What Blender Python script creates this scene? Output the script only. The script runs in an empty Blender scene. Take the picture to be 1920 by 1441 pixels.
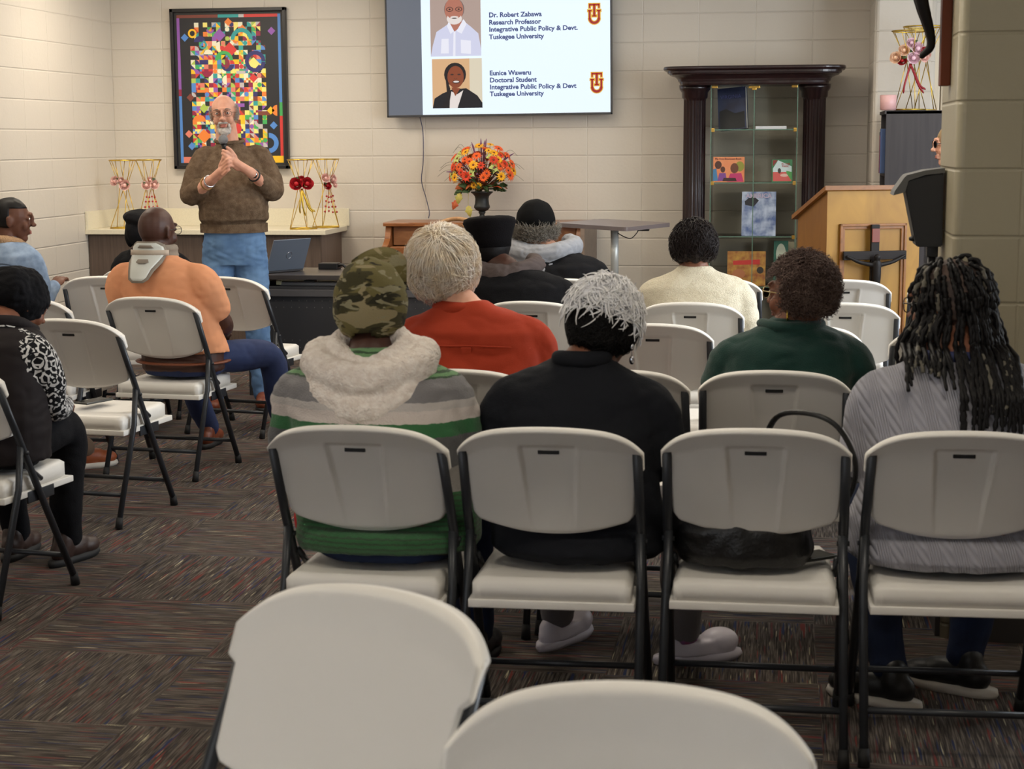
import bpy, bmesh, math, random
from mathutils import Vector, Matrix, noise, Euler
from mathutils.geometry import interpolate_bezier
random.seed(7)
PI = math.pi
S = bpy.context.scene
COL = S.collection

# ------------------------------------------------------------------ camera
cam_data = bpy.data.cameras.new('camera')
cam_data.sensor_width = 36.0
cam_data.lens = 3180 / 1920 * 36.0
cam_data.clip_start = 0.05
cam_data.dof.use_dof = True
cam_data.dof.focus_distance = 9.3
cam_data.dof.aperture_fstop = 9.0
cam = bpy.data.objects.new('camera', cam_data)
COL.objects.link(cam)
YAW = math.atan(502 / 3180); PITCH = math.atan(457.5 / 3180); ROLL = 0.0055
fw = Vector((-math.sin(YAW) * math.cos(PITCH), math.cos(YAW) * math.cos(PITCH), -math.sin(PITCH)))
r0 = Vector((math.cos(YAW), math.sin(YAW), 0)); u0 = r0.cross(fw)
rr = r0 * math.cos(ROLL) - u0 * math.sin(ROLL); uu = u0 * math.cos(ROLL) + r0 * math.sin(ROLL)
cam.matrix_world = Matrix(((rr.x, uu.x, -fw.x, 0), (rr.y, uu.y, -fw.y, 0), (rr.z, uu.z, -fw.z, 1.54), (0, 0, 0, 1)))
S.camera = cam

# ------------------------------------------------------------------ world, exposure, large lights
w = bpy.data.worlds.new('world'); S.world = w; w.use_nodes = True
w.node_tree.nodes['Background'].inputs[0].default_value = (0.62, 0.75, 1.0, 1)
w.node_tree.nodes['Background'].inputs[1].default_value = 1.0
S.view_settings.view_transform = 'Standard'
S.view_settings.look = 'None'
S.view_settings.gamma = 1
S.view_settings.use_curve_mapping = False
S.view_settings.exposure = 0.22

def area(name, loc, rot, sx, sy, power, col):
    L = bpy.data.lights.new(name, 'AREA'); L.shape = 'RECTANGLE'; L.size = sx; L.size_y = sy
    L.energy = power; L.color = col
    o = bpy.data.objects.new(name, L); o.location = loc; o.rotation_euler = rot; COL.objects.link(o)
    return o
# daylight coming in through the windows of the right wall
for y, p_ in ((6.6, 92), (8.4, 58), (10.2, 15)):
    area('window_daylight', (3.12, y, 1.75), (0, PI / 2, 0), 1.6, 1.5, p_, (0.88, 0.94, 1.0))
# daylight through the window of the rear wall, behind the photographer
area('window_daylight', (-2.6, -1.9, 1.7), (-PI / 2, 0, 0), 3.0, 1.3, 275, (0.86, 0.92, 1.0))
# ceiling troffers: power of the lamp inside each
TROFFERS = [(-3.9, 11.0, 26), (-1.9, 10.6, 12), (-0.1, 9.9, 9), (-4.0, 8.6, 22), (-1.4, 8.6, 20), (1.6, 8.6, 12),
            (-3.6, 5.6, 15), (-0.6, 5.6, 15), (-2.8, 2.8, 12), (0.4, 2.8, 14), (-1.5, 0.0, 10)]

# ------------------------------------------------------------------ helpers: meshes
def finish(me, smooth=True):
    if smooth:
        for p in me.polygons: p.use_smooth = True
    return me

def obj(name, bm, m=None, parent=None, smooth=True, loc=None, rot=None):
    me = bpy.data.meshes.new(name); bm.to_mesh(me); bm.free()
    finish(me, smooth)
    o = bpy.data.objects.new(name, me); COL.objects.link(o)
    if m is not None:
        for mm in (m if isinstance(m, (list, tuple)) else [m]): me.materials.append(mm)
    if parent is not None: o.parent = parent
    if loc is not None: o.location = loc
    if rot is not None: o.rotation_euler = rot
    return o

def tag(o, label, cat, group=None):
    o['label'] = label; o['category'] = cat
    if group: o['group'] = group
    return o

def thing(name, label, cat, loc=(0, 0, 0), rz=0.0, group=None):
    o = bpy.data.objects.new(name, None); COL.objects.link(o)
    o.empty_display_size = 0.1
    o.location = loc; o.rotation_euler = (0, 0, rz)
    return tag(o, label, cat, group)

def structure(o):
    o['kind'] = 'structure'; return o

def copy_tree(o, parent=None):
    c = o.copy(); COL.objects.link(c)
    if parent is not None: c.parent = parent
    for ch in list(o.children): copy_tree(ch, c)
    return c

def box(bm, x0, x1, y0, y1, z0, z1, bev=0.0, mi=0, M=None):
    vs = [bm.verts.new((x, y, z)) for z in (z0, z1) for y in (y0, y1) for x in (x0, x1)]
    fs = [(0, 2, 3, 1), (4, 5, 7, 6), (0, 1, 5, 4), (2, 6, 7, 3), (0, 4, 6, 2), (1, 3, 7, 5)]
    faces = [bm.faces.new([vs[i] for i in f]) for f in fs]
    for f in faces: f.material_index = mi
    geo = list(vs)
    if bev > 0:
        es = list({e for f in faces for e in f.edges})
        r = bmesh.ops.bevel(bm, geom=es, offset=bev, segments=2, affect='EDGES', profile=0.6)
        geo = list({v for f in r['faces'] for v in f.verts} | {v for v in vs if v.is_valid})
        for f in r['faces']: f.material_index = mi
    if M is not None: bmesh.ops.transform(bm, matrix=M, verts=[v for v in geo if v.is_valid])
    return geo

def bxo(name, x0, x1, y0, y1, z0, z1, m, parent=None, bev=0.004, **k):
    bm = bmesh.new(); box(bm, x0, x1, y0, y1, z0, z1, bev)
    return obj(name, bm, m, parent, smooth=False, **k)

def frame_of(d):
    d = Vector(d).normalized()
    a = Vector((0, 0, 1)) if abs(d.z) < 0.9 else Vector((1, 0, 0))
    x = d.cross(a).normalized(); y = d.cross(x).normalized()
    return x, y

def tube(bm, pts, r, n=8, mi=0, cap=True, flat=1.0):
    pts = [Vector(p) for p in pts]
    rs = r if isinstance(r, (list, tuple)) else [r] * len(pts)
    rings = []; px = None
    for i, p in enumerate(pts):
        d = (pts[min(i + 1, len(pts) - 1)] - pts[max(i - 1, 0)])
        if d.length < 1e-9: d = Vector((0, 0, 1))
        d.normalize()
        if px is None: px, py = frame_of(d)
        else:
            px = (px - d * px.dot(d))
            if px.length < 1e-6: px, py = frame_of(d)
            px.normalize(); py = d.cross(px).normalized()
        rings.append([bm.verts.new(p + px * math.cos(2 * PI * k / n) * rs[i] + py * math.sin(2 * PI * k / n) * rs[i] * flat) for k in range(n)])
    for a, b in zip(rings, rings[1:]):
        for k in range(n):
            f = bm.faces.new((a[k], a[(k + 1) % n], b[(k + 1) % n], b[k])); f.material_index = mi
    if cap:
        f = bm.faces.new(rings[0][::-1]); f.material_index = mi
        f = bm.faces.new(rings[-1]); f.material_index = mi
    return rings

def spline(pts, n=6):
    """Catmull-Rom through pts"""
    P = [Vector(p) for p in pts]; P = [2 * P[0] - P[1]] + P + [2 * P[-1] - P[-2]]
    out = []
    for i in range(1, len(P) - 2):
        for k in range(n):
            t = k / n
            a, b, c, d = P[i - 1], P[i], P[i + 1], P[i + 2]
            out.append(0.5 * ((2 * b) + (c - a) * t + (2 * a - 5 * b + 4 * c - d) * t * t + (3 * b - a - 3 * c + d) * t ** 3))
    out.append(P[-2]); return out

def capsule(bm, a, b, ra, rb=None, n=12):
    """closed tapered limb with rounded ends"""
    if rb is None: rb = ra
    a = Vector(a); b = Vector(b); d = (b - a)
    if d.length < 1e-6: d = Vector((0, 0, 1e-4))
    d.normalize()
    pts = []; rs = []
    for t in (-0.98, -0.8, -0.5, 0): pts.append(a + d * ra * t); rs.append(ra * math.sqrt(1 - t * t))
    for t in (0, 0.5, 0.8, 0.98): pts.append(b + d * rb * t); rs.append(rb * math.sqrt(1 - t * t))
    tube(bm, pts, rs, n)

def limb(bm, pts, rs, n=14, flat=1.0):
    """closed smooth limb along several joints"""
    P = [Vector(p) for p in pts]
    Q = spline(P, 5); R = []
    for i in range(len(P) - 1):
        for k in range(5):
            t = k / 5; t = t * t * (3 - 2 * t); R.append(rs[i] * (1 - t) + rs[i + 1] * t)
    R.append(rs[-1])
    d0 = (Q[0] - Q[1]).normalized(); d1 = (Q[-1] - Q[-2]).normalized()
    A = [Q[0] + d0 * R[0] * t for t in (0.95, 0.7, 0.4)]; RA = [R[0] * math.sqrt(1 - t * t) for t in (0.95, 0.7, 0.4)]
    B = [Q[-1] + d1 * R[-1] * t for t in (0.4, 0.7, 0.95)]; RB = [R[-1] * math.sqrt(1 - t * t) for t in (0.4, 0.7, 0.95)]
    tube(bm, A + Q + B, RA + R + RB, n, flat=flat)

def ell(bm, c, r, M=None, u=16, v=10):
    mat = Matrix.Translation(Vector(c)) @ (M.to_4x4() if M is not None else Matrix.Identity(4)) @ Matrix.Diagonal((r[0], r[1], r[2], 1))
    return bmesh.ops.create_uvsphere(bm, u_segments=u, v_segments=v, radius=1.0, matrix=mat)['verts']

def loft(bm, secs, n=24, e=2.3):
    """sections (x,y,z,w,d): horizontal super-ellipses; closed"""
    rings = []
    for (x, y, z, ww, dd) in secs:
        ring = []
        for k in range(n):
            a = 2 * PI * k / n; c, s = math.cos(a), math.sin(a)
            ring.append(bm.verts.new((x + ww * math.copysign(abs(c) ** (2 / e), c), y + dd * math.copysign(abs(s) ** (2 / e), s), z)))
        rings.append(ring)
    for a, b in zip(rings, rings[1:]):
        for k in range(n): bm.faces.new((a[k], a[(k + 1) % n], b[(k + 1) % n], b[k]))
    bm.faces.new(rings[0][::-1]); bm.faces.new(rings[-1])
    return rings

def lathe(bm, prof, n=24, c=(0, 0, 0), mi=0, mod=None):
    rings = []
    for (r, z) in prof:
        ring = []
        for k in range(n):
            a = 2 * PI * k / n
            q = r * (mod(a, z) if mod else 1)
            ring.append(bm.verts.new((c[0] + q * math.cos(a), c[1] + q * math.sin(a), c[2] + z)))
        rings.append(ring)
    for a, b in zip(rings, rings[1:]):
        for k in range(n):
            f = bm.faces.new((a[k], a[(k + 1) % n], b[(k + 1) % n], b[k])); f.material_index = mi
    f = bm.faces.new(rings[0][::-1]); f.material_index = mi
    f = bm.faces.new(rings[-1]); f.material_index = mi

def fuse(bm, vs=0.007, smooth=2):
    """union of closed shapes into one continuous surface"""
    me = bpy.data.meshes.new('tmp'); bm.to_mesh(me); bm.free()
    o = bpy.data.objects.new('tmp', me); COL.objects.link(o)
    md = o.modifiers.new('r', 'REMESH'); md.mode = 'VOXEL'; md.voxel_size = vs
    dg = bpy.context.evaluated_depsgraph_get(); dg.update()
    m2 = bpy.data.meshes.new_from_object(o.evaluated_get(dg))
    bpy.data.objects.remove(o); bpy.data.meshes.remove(me)
    out = bmesh.new(); out.from_mesh(m2); bpy.data.meshes.remove(m2)
    for _ in range(smooth): bmesh.ops.smooth_vert(out, verts=out.verts, factor=0.5, use_axis_x=True, use_axis_y=True, use_axis_z=True)
    return out

def wrinkle(bm, amp=0.006, sc=(7, 7, 12), seed=0, amp2=0.0):
    bm.normal_update()
    off = Vector((seed * 3.1, seed * 1.7, seed * 2.3)); mv = []
    for v in bm.verts:
        c = v.co
        q = Vector((c.x * sc[0], c.y * sc[1], c.z * sc[2])) + off
        d = noise.noise(q) * 0.65 + (abs(noise.noise(q * 1.9 + off)) - 0.25) * 0.8
        a = amp * d
        if amp2: a += amp2 * noise.noise(c * 60 + off)
        mv.append(v.normal * a)
    for v, m in zip(bm.verts, mv): v.co += m
    return bm

def text_mesh(name, body, m, parent, loc, rot, width=None, height=None, depth=0.001, bold=0.0, align='LEFT', sp=1.0):
    c = bpy.data.curves.new(name, 'FONT'); c.body = body; c.extrude = depth; c.offset = bold; c.size = 1.0; c.space_character = sp
    c.resolution_u = 3; c.align_x = align
    o = bpy.data.objects.new('tmp', c); COL.objects.link(o)
    dg = bpy.context.evaluated_depsgraph_get(); dg.update()
    me = bpy.data.meshes.new_from_object(o.evaluated_get(dg)); bpy.data.objects.remove(o)
    xs = [v.co.x for v in me.vertices]; ys = [v.co.y for v in me.vertices]
    sx = width / (max(xs) - min(xs)) if width else None
    sy = height / (max(ys) - min(ys)) if height else None
    if sx is None: sx = sy
    if sy is None: sy = sx
    for v in me.vertices: v.co.x *= sx; v.co.y *= sy
    me.materials.append(m)
    r = bpy.data.objects.new(name, me); COL.objects.link(r); r.location = loc; r.rotation_euler = rot
    if parent is not None: r.parent = parent
    return r

# ------------------------------------------------------------------ helpers: materials
def s2l(c):
    return tuple(((v / 255) / 12.92 if v / 255 <= 0.04045 else ((v / 255 + 0.055) / 1.055) ** 2.4) for v in c)
MATS = {}
def mat(name, rgb=(128, 128, 128), rough=0.6, metal=0.0, var=0.0, vscale=20, bump=0.0, bscale=80, stretch=(1, 1, 1), spec=0.5, emit=0.0,
        rgb2=None, coord='Object', sheen=0.0, coat=0.0):
    if name in MATS: return MATS[name]
    m = bpy.data.materials.new(name); m.use_nodes = True; MATS[name] = m
    nt = m.node_tree; b = nt.nodes['Principled BSDF']
    lin = s2l(rgb)
    b.inputs['Base Color'].default_value = (*lin, 1)
    b.inputs['Roughness'].default_value = rough; b.inputs['Metallic'].default_value = metal
    b.inputs['Specular IOR Level'].default_value = spec
    if sheen: b.inputs['Sheen Weight'].default_value = sheen
    if coat: b.inputs['Coat Weight'].default_value = coat
    if emit: b.inputs['Emission Color'].default_value = (*lin, 1); b.inputs['Emission Strength'].default_value = emit
    tc = nt.nodes.new('ShaderNodeTexCoord'); mp = nt.nodes.new('ShaderNodeMapping'); mp.inputs['Scale'].default_value = stretch
    nt.links.new(tc.outputs[coord], mp.inputs[0])
    if var or rgb2:
        n = nt.nodes.new('ShaderNodeTexNoise'); n.inputs['Scale'].default_value = vscale; n.inputs['Detail'].default_value = 4
        nt.links.new(mp.outputs[0], n.inputs[0])
        cr = nt.nodes.new('ShaderNodeValToRGB'); nt.links.new(n.outputs[0], cr.inputs[0])
        if rgb2: c2 = s2l(rgb2); c1 = lin
        else: c1 = tuple(v * (1 - var) for v in lin); c2 = tuple(min(1, v * (1 + var)) for v in lin)
        cr.color_ramp.elements[0].position = 0.35; cr.color_ramp.elements[1].position = 0.65
        cr.color_ramp.elements[0].color = (*c1, 1); cr.color_ramp.elements[1].color = (*c2, 1)
        nt.links.new(cr.outputs[0], b.inputs['Base Color'])
        if emit: nt.links.new(cr.outputs[0], b.inputs['Emission Color'])
    if bump:
        n = nt.nodes.new('ShaderNodeTexNoise'); n.inputs['Scale'].default_value = bscale; n.inputs['Detail'].default_value = 3
        nt.links.new(mp.outputs[0], n.inputs[0])
        bp = nt.nodes.new('ShaderNodeBump'); bp.inputs['Strength'].default_value = bump; bp.inputs['Distance'].default_value = 0.01
        nt.links.new(n.outputs[0], bp.inputs['Height']); nt.links.new(bp.outputs[0], b.inputs['Normal'])
    return m

def N(nt, t, **k):
    n = nt.nodes.new(t)
    for a, v in k.items(): setattr(n, a, v)
    return n
def math_node(nt, op, a, b=None, c=None):
    n = N(nt, 'ShaderNodeMath', operation=op)
    for i, v in enumerate((a, b, c)):
        if v is None: continue
        if isinstance(v, (int, float)): n.inputs[i].default_value = v
        else: nt.links.new(v, n.inputs[i])
    return n.outputs[0]

def block_material(name, axis, ph_u, ph_z, rgb=(208, 200, 188), pu=0.4, pz=0.2):
    """painted concrete block, stack bond, grooved joints; axis = horizontal world axis of the wall"""
    m = mat(name, rgb, 0.42, spec=0.45)
    nt = m.node_tree; b = nt.nodes['Principled BSDF']
    tc = N(nt, 'ShaderNodeTexCoord'); sp = N(nt, 'ShaderNodeSeparateXYZ'); nt.links.new(tc.outputs['Object'], sp.inputs[0])
    def dist(sock, period, phase):
        t = math_node(nt, 'ADD', math_node(nt, 'DIVIDE', math_node(nt, 'SUBTRACT', sock, phase), period), 0.5)
        f = math_node(nt, 'FRACT', t)
        return math_node(nt, 'MULTIPLY', math_node(nt, 'ABSOLUTE', math_node(nt, 'SUBTRACT', f, 0.5)), period)
    du = dist(sp.outputs[axis], pu, ph_u); dz = dist(sp.outputs[2], pz, ph_z)
    gu = math_node(nt, 'MULTIPLY', N_range(nt, du, 0.001, 0.006), 1.0)
    gz = N_range(nt, dz, 0.001, 0.0075)
    h = math_node(nt, 'MINIMUM', math_node(nt, 'ADD', math_node(nt, 'MULTIPLY', gu, 0.6), 0.4), gz)
    n1 = N(nt, 'ShaderNodeTexNoise'); n1.inputs['Scale'].default_value = 55; n1.inputs['Detail'].default_value = 6; nt.links.new(tc.outputs['Object'], n1.inputs[0])
    n2 = N(nt, 'ShaderNodeTexNoise'); n2.inputs['Scale'].default_value = 9; n2.inputs['Detail'].default_value = 3; nt.links.new(tc.outputs['Object'], n2.inputs[0])
    hh = math_node(nt, 'ADD', math_node(nt, 'MULTIPLY', h, 1.0), math_node(nt, 'ADD', math_node(nt, 'MULTIPLY', n1.outputs[0], 0.22), math_node(nt, 'MULTIPLY', n2.outputs[0], 0.35)))
    bp = N(nt, 'ShaderNodeBump'); bp.inputs['Strength'].default_value = 0.62; bp.inputs['Distance'].default_value = 0.006
    nt.links.new(hh, bp.inputs['Height']); nt.links.new(bp.outputs[0], b.inputs['Normal'])
    return m
def N_range(nt, sock, a, bb):
    r = N(nt, 'ShaderNodeMapRange'); r.interpolation_type = 'SMOOTHSTEP'
    r.inputs[1].default_value = a; r.inputs[2].default_value = bb
    nt.links.new(sock, r.inputs[0]); return r.outputs[0]

def carpet_material():
    m = mat('carpet_tiles', (60, 56, 52), 0.95, spec=0.1)
    nt = m.node_tree; b = nt.nodes['Principled BSDF']
    tc = N(nt, 'ShaderNodeTexCoord'); sp = N(nt, 'ShaderNodeSeparateXYZ'); nt.links.new(tc.outputs['Object'], sp.inputs[0])
    T = 0.61
    ux = math_node(nt, 'DIVIDE', math_node(nt, 'SUBTRACT', sp.outputs[0], -1.70), T)
    uy = math_node(nt, 'DIVIDE', math_node(nt, 'SUBTRACT', sp.outputs[1], 4.75), T)
    fx = math_node(nt, 'FLOOR', ux); fy = math_node(nt, 'FLOOR', uy)
    par = math_node(nt, 'PINGPONG', math_node(nt, 'ADD', fx, fy), 1.0)       # 1 on odd tiles
    def sel(a, c):
        mx = N(nt, 'ShaderNodeMix'); mx.data_type = 'FLOAT'; nt.links.new(par, mx.inputs[0])
        nt.links.new(a, mx.inputs[2]); nt.links.new(c, mx.inputs[3]); return mx.outputs[0]
    # even tiles: stripes run along Y ; odd tiles: stripes run along X
    along = sel(sp.outputs[1], sp.outputs[0]); across = sel(sp.outputs[0], sp.outputs[1])
    tid = math_node(nt, 'ADD', math_node(nt, 'MULTIPLY', fx, 3.7), math_node(nt, 'MULTIPLY', fy, 7.3))
    def streak(sa, sc, off, det=2):
        cx = N(nt, 'ShaderNodeCombineXYZ')
        nt.links.new(math_node(nt, 'MULTIPLY', along, sa), cx.inputs[0]); nt.links.new(math_node(nt, 'MULTIPLY', across, sc), cx.inputs[1])
        nt.links.new(math_node(nt, 'ADD', tid, off), cx.inputs[2])
        n = N(nt, 'ShaderNodeTexNoise'); n.inputs['Scale'].default_value = 1; n.inputs['Detail'].default_value = det
        nt.links.new(cx.outputs[0], n.inputs[0]); return n.outputs[0]
    base = N(nt, 'ShaderNodeValToRGB'); nt.links.new(streak(9, 260, 0, 3), base.inputs[0])
    e = base.color_ramp.elements; e[0].position = 0.30; e[1].position = 0.68
    e[0].color = (*s2l((38, 37, 39)), 1); e[1].color = (*s2l((120, 112, 104)), 1)
    x = e.new(0.5); x.color = (*s2l((78, 71, 66)), 1)
    cur = base.outputs[0]
    for (sa, sc, off, th, c) in ((4, 80, 11, 0.675, (122, 62, 58)), (5, 95, 23, 0.665, (50, 58, 86)), (4, 110, 57, 0.67, (98, 62, 62)), (6, 170, 41, 0.725, (186, 178, 150))):
        f = N_range(nt, streak(sa, sc, off, 1), th - 0.015, th + 0.02)
        mx = N(nt, 'ShaderNodeMix'); mx.data_type = 'RGBA'; nt.links.new(f, mx.inputs[0])
        nt.links.new(cur, mx.inputs[6]); mx.inputs[7].default_value = (*s2l(c), 1); cur = mx.outputs[2]
    nt.links.new(cur, b.inputs['Base Color'])
    n = N(nt, 'ShaderNodeTexNoise'); n.inputs['Scale'].default_value = 300; nt.links.new(tc.outputs['Object'], n.inputs[0])
    bp = N(nt, 'ShaderNodeBump'); bp.inputs['Strength'].default_value = 0.6; bp.inputs['Distance'].default_value = 0.004
    nt.links.new(n.outputs[0], bp.inputs['Height']); nt.links.new(bp.outputs[0], b.inputs['Normal'])
    return m

def band_material(name, bands, rough=0.9, axis=2, noise_amp=0.0, bump=0.4, bscale=250, fine=None):
    """cloth whose colour changes in bands along the wearer's height; bands = [(z, rgb), ...]"""
    m = mat(name, bands[0][1], rough, spec=0.2, bump=bump, bscale=bscale, sheen=0.2)
    nt = m.node_tree; b = nt.nodes['Principled BSDF']
    tc = N(nt, 'ShaderNodeTexCoord'); sp = N(nt, 'ShaderNodeSeparateXYZ'); nt.links.new(tc.outputs['Object'], sp.inputs[0])
    z = sp.outputs[axis]
    if noise_amp:
        n = N(nt, 'ShaderNodeTexNoise'); n.inputs['Scale'].default_value = 60; nt.links.new(tc.outputs['Object'], n.inputs[0])
        z = math_node(nt, 'ADD', z, math_node(nt, 'MULTIPLY', math_node(nt, 'SUBTRACT', n.outputs[0], 0.5), noise_amp))
    lo, hi = bands[0][0], bands[-1][0] + 0.1
    t = math_node(nt, 'DIVIDE', math_node(nt, 'SUBTRACT', z, lo), hi - lo)
    cr = N(nt, 'ShaderNodeValToRGB'); cr.color_ramp.interpolation = 'CONSTANT'; nt.links.new(t, cr.inputs[0])
    e = cr.color_ramp.elements; e[0].position = 0; e[0].color = (*s2l(bands[0][1]), 1)
    e[1].position = (bands[1][0] - lo) / (hi - lo); e[1].color = (*s2l(bands[1][1]), 1)
    for q in bands[2:]:
        k = e.new((q[0] - lo) / (hi - lo)); k.color = (*s2l(q[1]), 1)
    cur = cr.outputs[0]
    if fine:   # thin dark lines (period, z ranges)
        period, ranges, dark = fine
        s = math_node(nt, 'SINE', math_node(nt, 'MULTIPLY', z, 2 * PI / period))
        f = N_range(nt, s, 0.1, 0.6)
        msk = None
        for (a, c) in ranges:
            q = math_node(nt, 'MULTIPLY', math_node(nt, 'GREATER_THAN', z, a), math_node(nt, 'LESS_THAN', z, c))
            msk = q if msk is None else math_node(nt, 'ADD', msk, q)
        f = math_node(nt, 'MULTIPLY', f, msk)
        mx = N(nt, 'ShaderNodeMix'); mx.data_type = 'RGBA'; nt.links.new(f, mx.inputs[0]); nt.links.new(cur, mx.inputs[6])
        mx.inputs[7].default_value = (*s2l(dark), 1); cur = mx.outputs[2]
    nt.links.new(cur, b.inputs['Base Color'])
    return m

def camo_material(name, cols, scale=9):
    m = mat(name, cols[0], 0.85, spec=0.2, bump=0.3, bscale=300)
    nt = m.node_tree; b = nt.nodes['Principled BSDF']
    tc = N(nt, 'ShaderNodeTexCoord'); cur = None
    for i, c in enumerate(cols[1:]):
        mp = N(nt, 'ShaderNodeMapping'); mp.inputs['Rotation'].default_value = (0.3 * i, 0.5, 1.1 * i); mp.inputs['Scale'].default_value = (1, 1.0, 3.0); mp.inputs['Location'].default_value = (i * 3.3, i, 0)
        nt.links.new(tc.outputs['Object'], mp.inputs[0])
        n = N(nt, 'ShaderNodeTexNoise'); n.inputs['Scale'].default_value = scale * (1 + 0.35 * i); n.inputs['Detail'].default_value = 3; n.inputs['Distortion'].default_value = 0.8
        nt.links.new(mp.outputs[0], n.inputs[0])
        f = N_range(nt, n.outputs[0], 0.53 + 0.02 * i, 0.55 + 0.02 * i)
        mx = N(nt, 'ShaderNodeMix'); mx.data_type = 'RGBA'; nt.links.new(f, mx.inputs[0])
        if cur is None: mx.inputs[6].default_value = (*s2l(cols[0]), 1)
        else: nt.links.new(cur, mx.inputs[6])
        mx.inputs[7].default_value = (*s2l(c), 1); cur = mx.outputs[2]
    nt.links.new(cur, b.inputs['Base Color'])
    return m

def paisley_material():
    m = mat('paisley_cloth', (16, 16, 18), 0.85, spec=0.2)
    nt = m.node_tree; b = nt.nodes['Principled BSDF']
    tc = N(nt, 'ShaderNodeTexCoord')
    v = N(nt, 'ShaderNodeTexVoronoi'); v.feature = 'DISTANCE_TO_EDGE'; v.inputs['Scale'].default_value = 42
    nt.links.new(tc.outputs['Object'], v.inputs[0])
    v2 = N(nt, 'ShaderNodeTexVoronoi'); v2.inputs['Scale'].default_value = 17; nt.links.new(tc.outputs['Object'], v2.inputs[0])
    ring = math_node(nt, 'ABSOLUTE', math_node(nt, 'SINE', math_node(nt, 'MULTIPLY', v2.outputs['Distance'], 13)))
    f = math_node(nt, 'MULTIPLY', math_node(nt, 'LESS_THAN', v.outputs[0], 0.13), math_node(nt, 'GREATER_THAN', ring, 0.45))
    mx = N(nt, 'ShaderNodeMix'); mx.data_type = 'RGBA'; nt.links.new(f, mx.inputs[0])
    mx.inputs[6].default_value = (*s2l((16, 16, 19)), 1); mx.inputs[7].default_value = (*s2l((205, 203, 200)), 1)
    nt.links.new(mx.outputs[2], b.inputs['Base Color'])
    return m

def wood(name, c1, c2, scale=3, stretch=(12, 12, 1), rough=0.45, coat=0.0, dist=1.2):
    m = mat(name, c1, rough, coat=coat)
    nt = m.node_tree; b = nt.nodes['Principled BSDF']
    tc = N(nt, 'ShaderNodeTexCoord'); mp = N(nt, 'ShaderNodeMapping'); mp.inputs['Scale'].default_value = stretch
    nt.links.new(tc.outputs['Object'], mp.inputs[0])
    n = N(nt, 'ShaderNodeTexNoise'); n.inputs['Scale'].default_value = scale; n.inputs['Detail'].default_value = 6; n.inputs['Distortion'].default_value = dist
    nt.links.new(mp.outputs[0], n.inputs[0])
    cr = N(nt, 'ShaderNodeValToRGB'); nt.links.new(n.outputs[0], cr.inputs[0])
    cr.color_ramp.elements[0].position = 0.3; cr.color_ramp.elements[1].position = 0.7
    cr.color_ramp.elements[0].color = (*s2l(c1), 1); cr.color_ramp.elements[1].color = (*s2l(c2), 1)
    nt.links.new(cr.outputs[0], b.inputs['Base Color'])
    return m

def glass_material(name='clear_glass', tint=(0.988, 0.996, 0.992), refl=0.07):
    m = bpy.data.materials.new(name); m.use_nodes = True; nt = m.node_tree
    nt.nodes.remove(nt.nodes['Principled BSDF']); out = nt.nodes['Material Output']
    t = N(nt, 'ShaderNodeBsdfTransparent'); t.inputs[0].default_value = (*tint, 1)
    g = N(nt, 'ShaderNodeBsdfGlossy'); g.inputs['Roughness'].default_value = 0.02
    lw = N(nt, 'ShaderNodeLayerWeight'); lw.inputs[0].default_value = refl
    mx = N(nt, 'ShaderNodeMixShader'); nt.links.new(lw.outputs['Fresnel'], mx.inputs[0])
    nt.links.new(t.outputs[0], mx.inputs[1]); nt.links.new(g.outputs[0], mx.inputs[2]); nt.links.new(mx.outputs[0], out.inputs[0])
    return m

GLASS = glass_material()
LENS = glass_material('spectacle_lens', (0.93, 0.95, 0.97), 0.10)
plastic = mat('white_plastic', (232, 229, 223), 0.42, bump=0.05, bscale=400, spec=0.45)
frame_m = mat('grey_painted_steel', (50, 53, 58), 0.38, metal=0.25)
cap_m = mat('black_rubber', (18, 18, 20), 0.7)
black_pl = mat('black_plastic', (20, 20, 22), 0.45)
slot_m = mat('slot_black', (12, 12, 13), 0.6)
gold = mat('gold_metal', (212, 178, 78), 0.28, metal=1.0)
brass = mat('brass', (200, 160, 80), 0.3, metal=1.0)
chrome = mat('chrome', (200, 200, 205), 0.2, metal=1.0)
skin_dark = mat('skin_dark_brown', (74, 46, 36), 0.5, var=0.10, vscale=18, spec=0.4)
skin_brown = mat('skin_brown', (122, 76, 54), 0.5, var=0.08, vscale=18, spec=0.4)
skin_light = mat('skin_light', (205, 150, 124), 0.5, rgb2=(222, 172, 148), vscale=16, spec=0.4)
eye_m = mat('eye_white', (225, 220, 214), 0.25)
iris_m = mat('iris_dark', (42, 30, 24), 0.2)
lip_m = mat('lip_skin', (168, 96, 86), 0.5)
# ------------------------------------------------------------------ room shell
wall_b = block_material('painted_block_back', 0, -0.991, 0.027)
wall_l = block_material('painted_block_left', 1, 12.02, 0.027)
wall_p = block_material('painted_block_pilaster', 0, -0.991, 0.045, pu=0.4)
pil_m = block_material('painted_block_pillar', 0, 0.71, 0.046, rgb=(168, 160, 136))
ceil_m = mat('ceiling_tile', (225, 222, 214), 0.9, bump=0.3, bscale=60)
trim_m = mat('vinyl_base', (60, 56, 54), 0.6)
CZ = 2.85
def wallbox(name, x0, x1, y0, y1, z0, z1, m, bev=0.0):
    bm = bmesh.new(); box(bm, x0, x1, y0, y1, z0, z1)
    if bev:
        es = [e for e in bm.edges if abs(e.verts[0].co.z - e.verts[1].co.z) > 0.5]
        bmesh.ops.bevel(bm, geom=es, offset=bev, segments=5, affect='EDGES', profile=0.5)
    o = obj(name, bm, m, smooth=False)
    if bev:
        for p in o.data.polygons:
            if abs(p.normal.z) < 0.5 and 0.05 < abs(p.normal.x) < 0.99: p.use_smooth = True
    return structure(o)
wallbox('floor', -5.2, 3.6, -2.2, 12.6, -0.1, 0.0, carpet_material())
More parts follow.
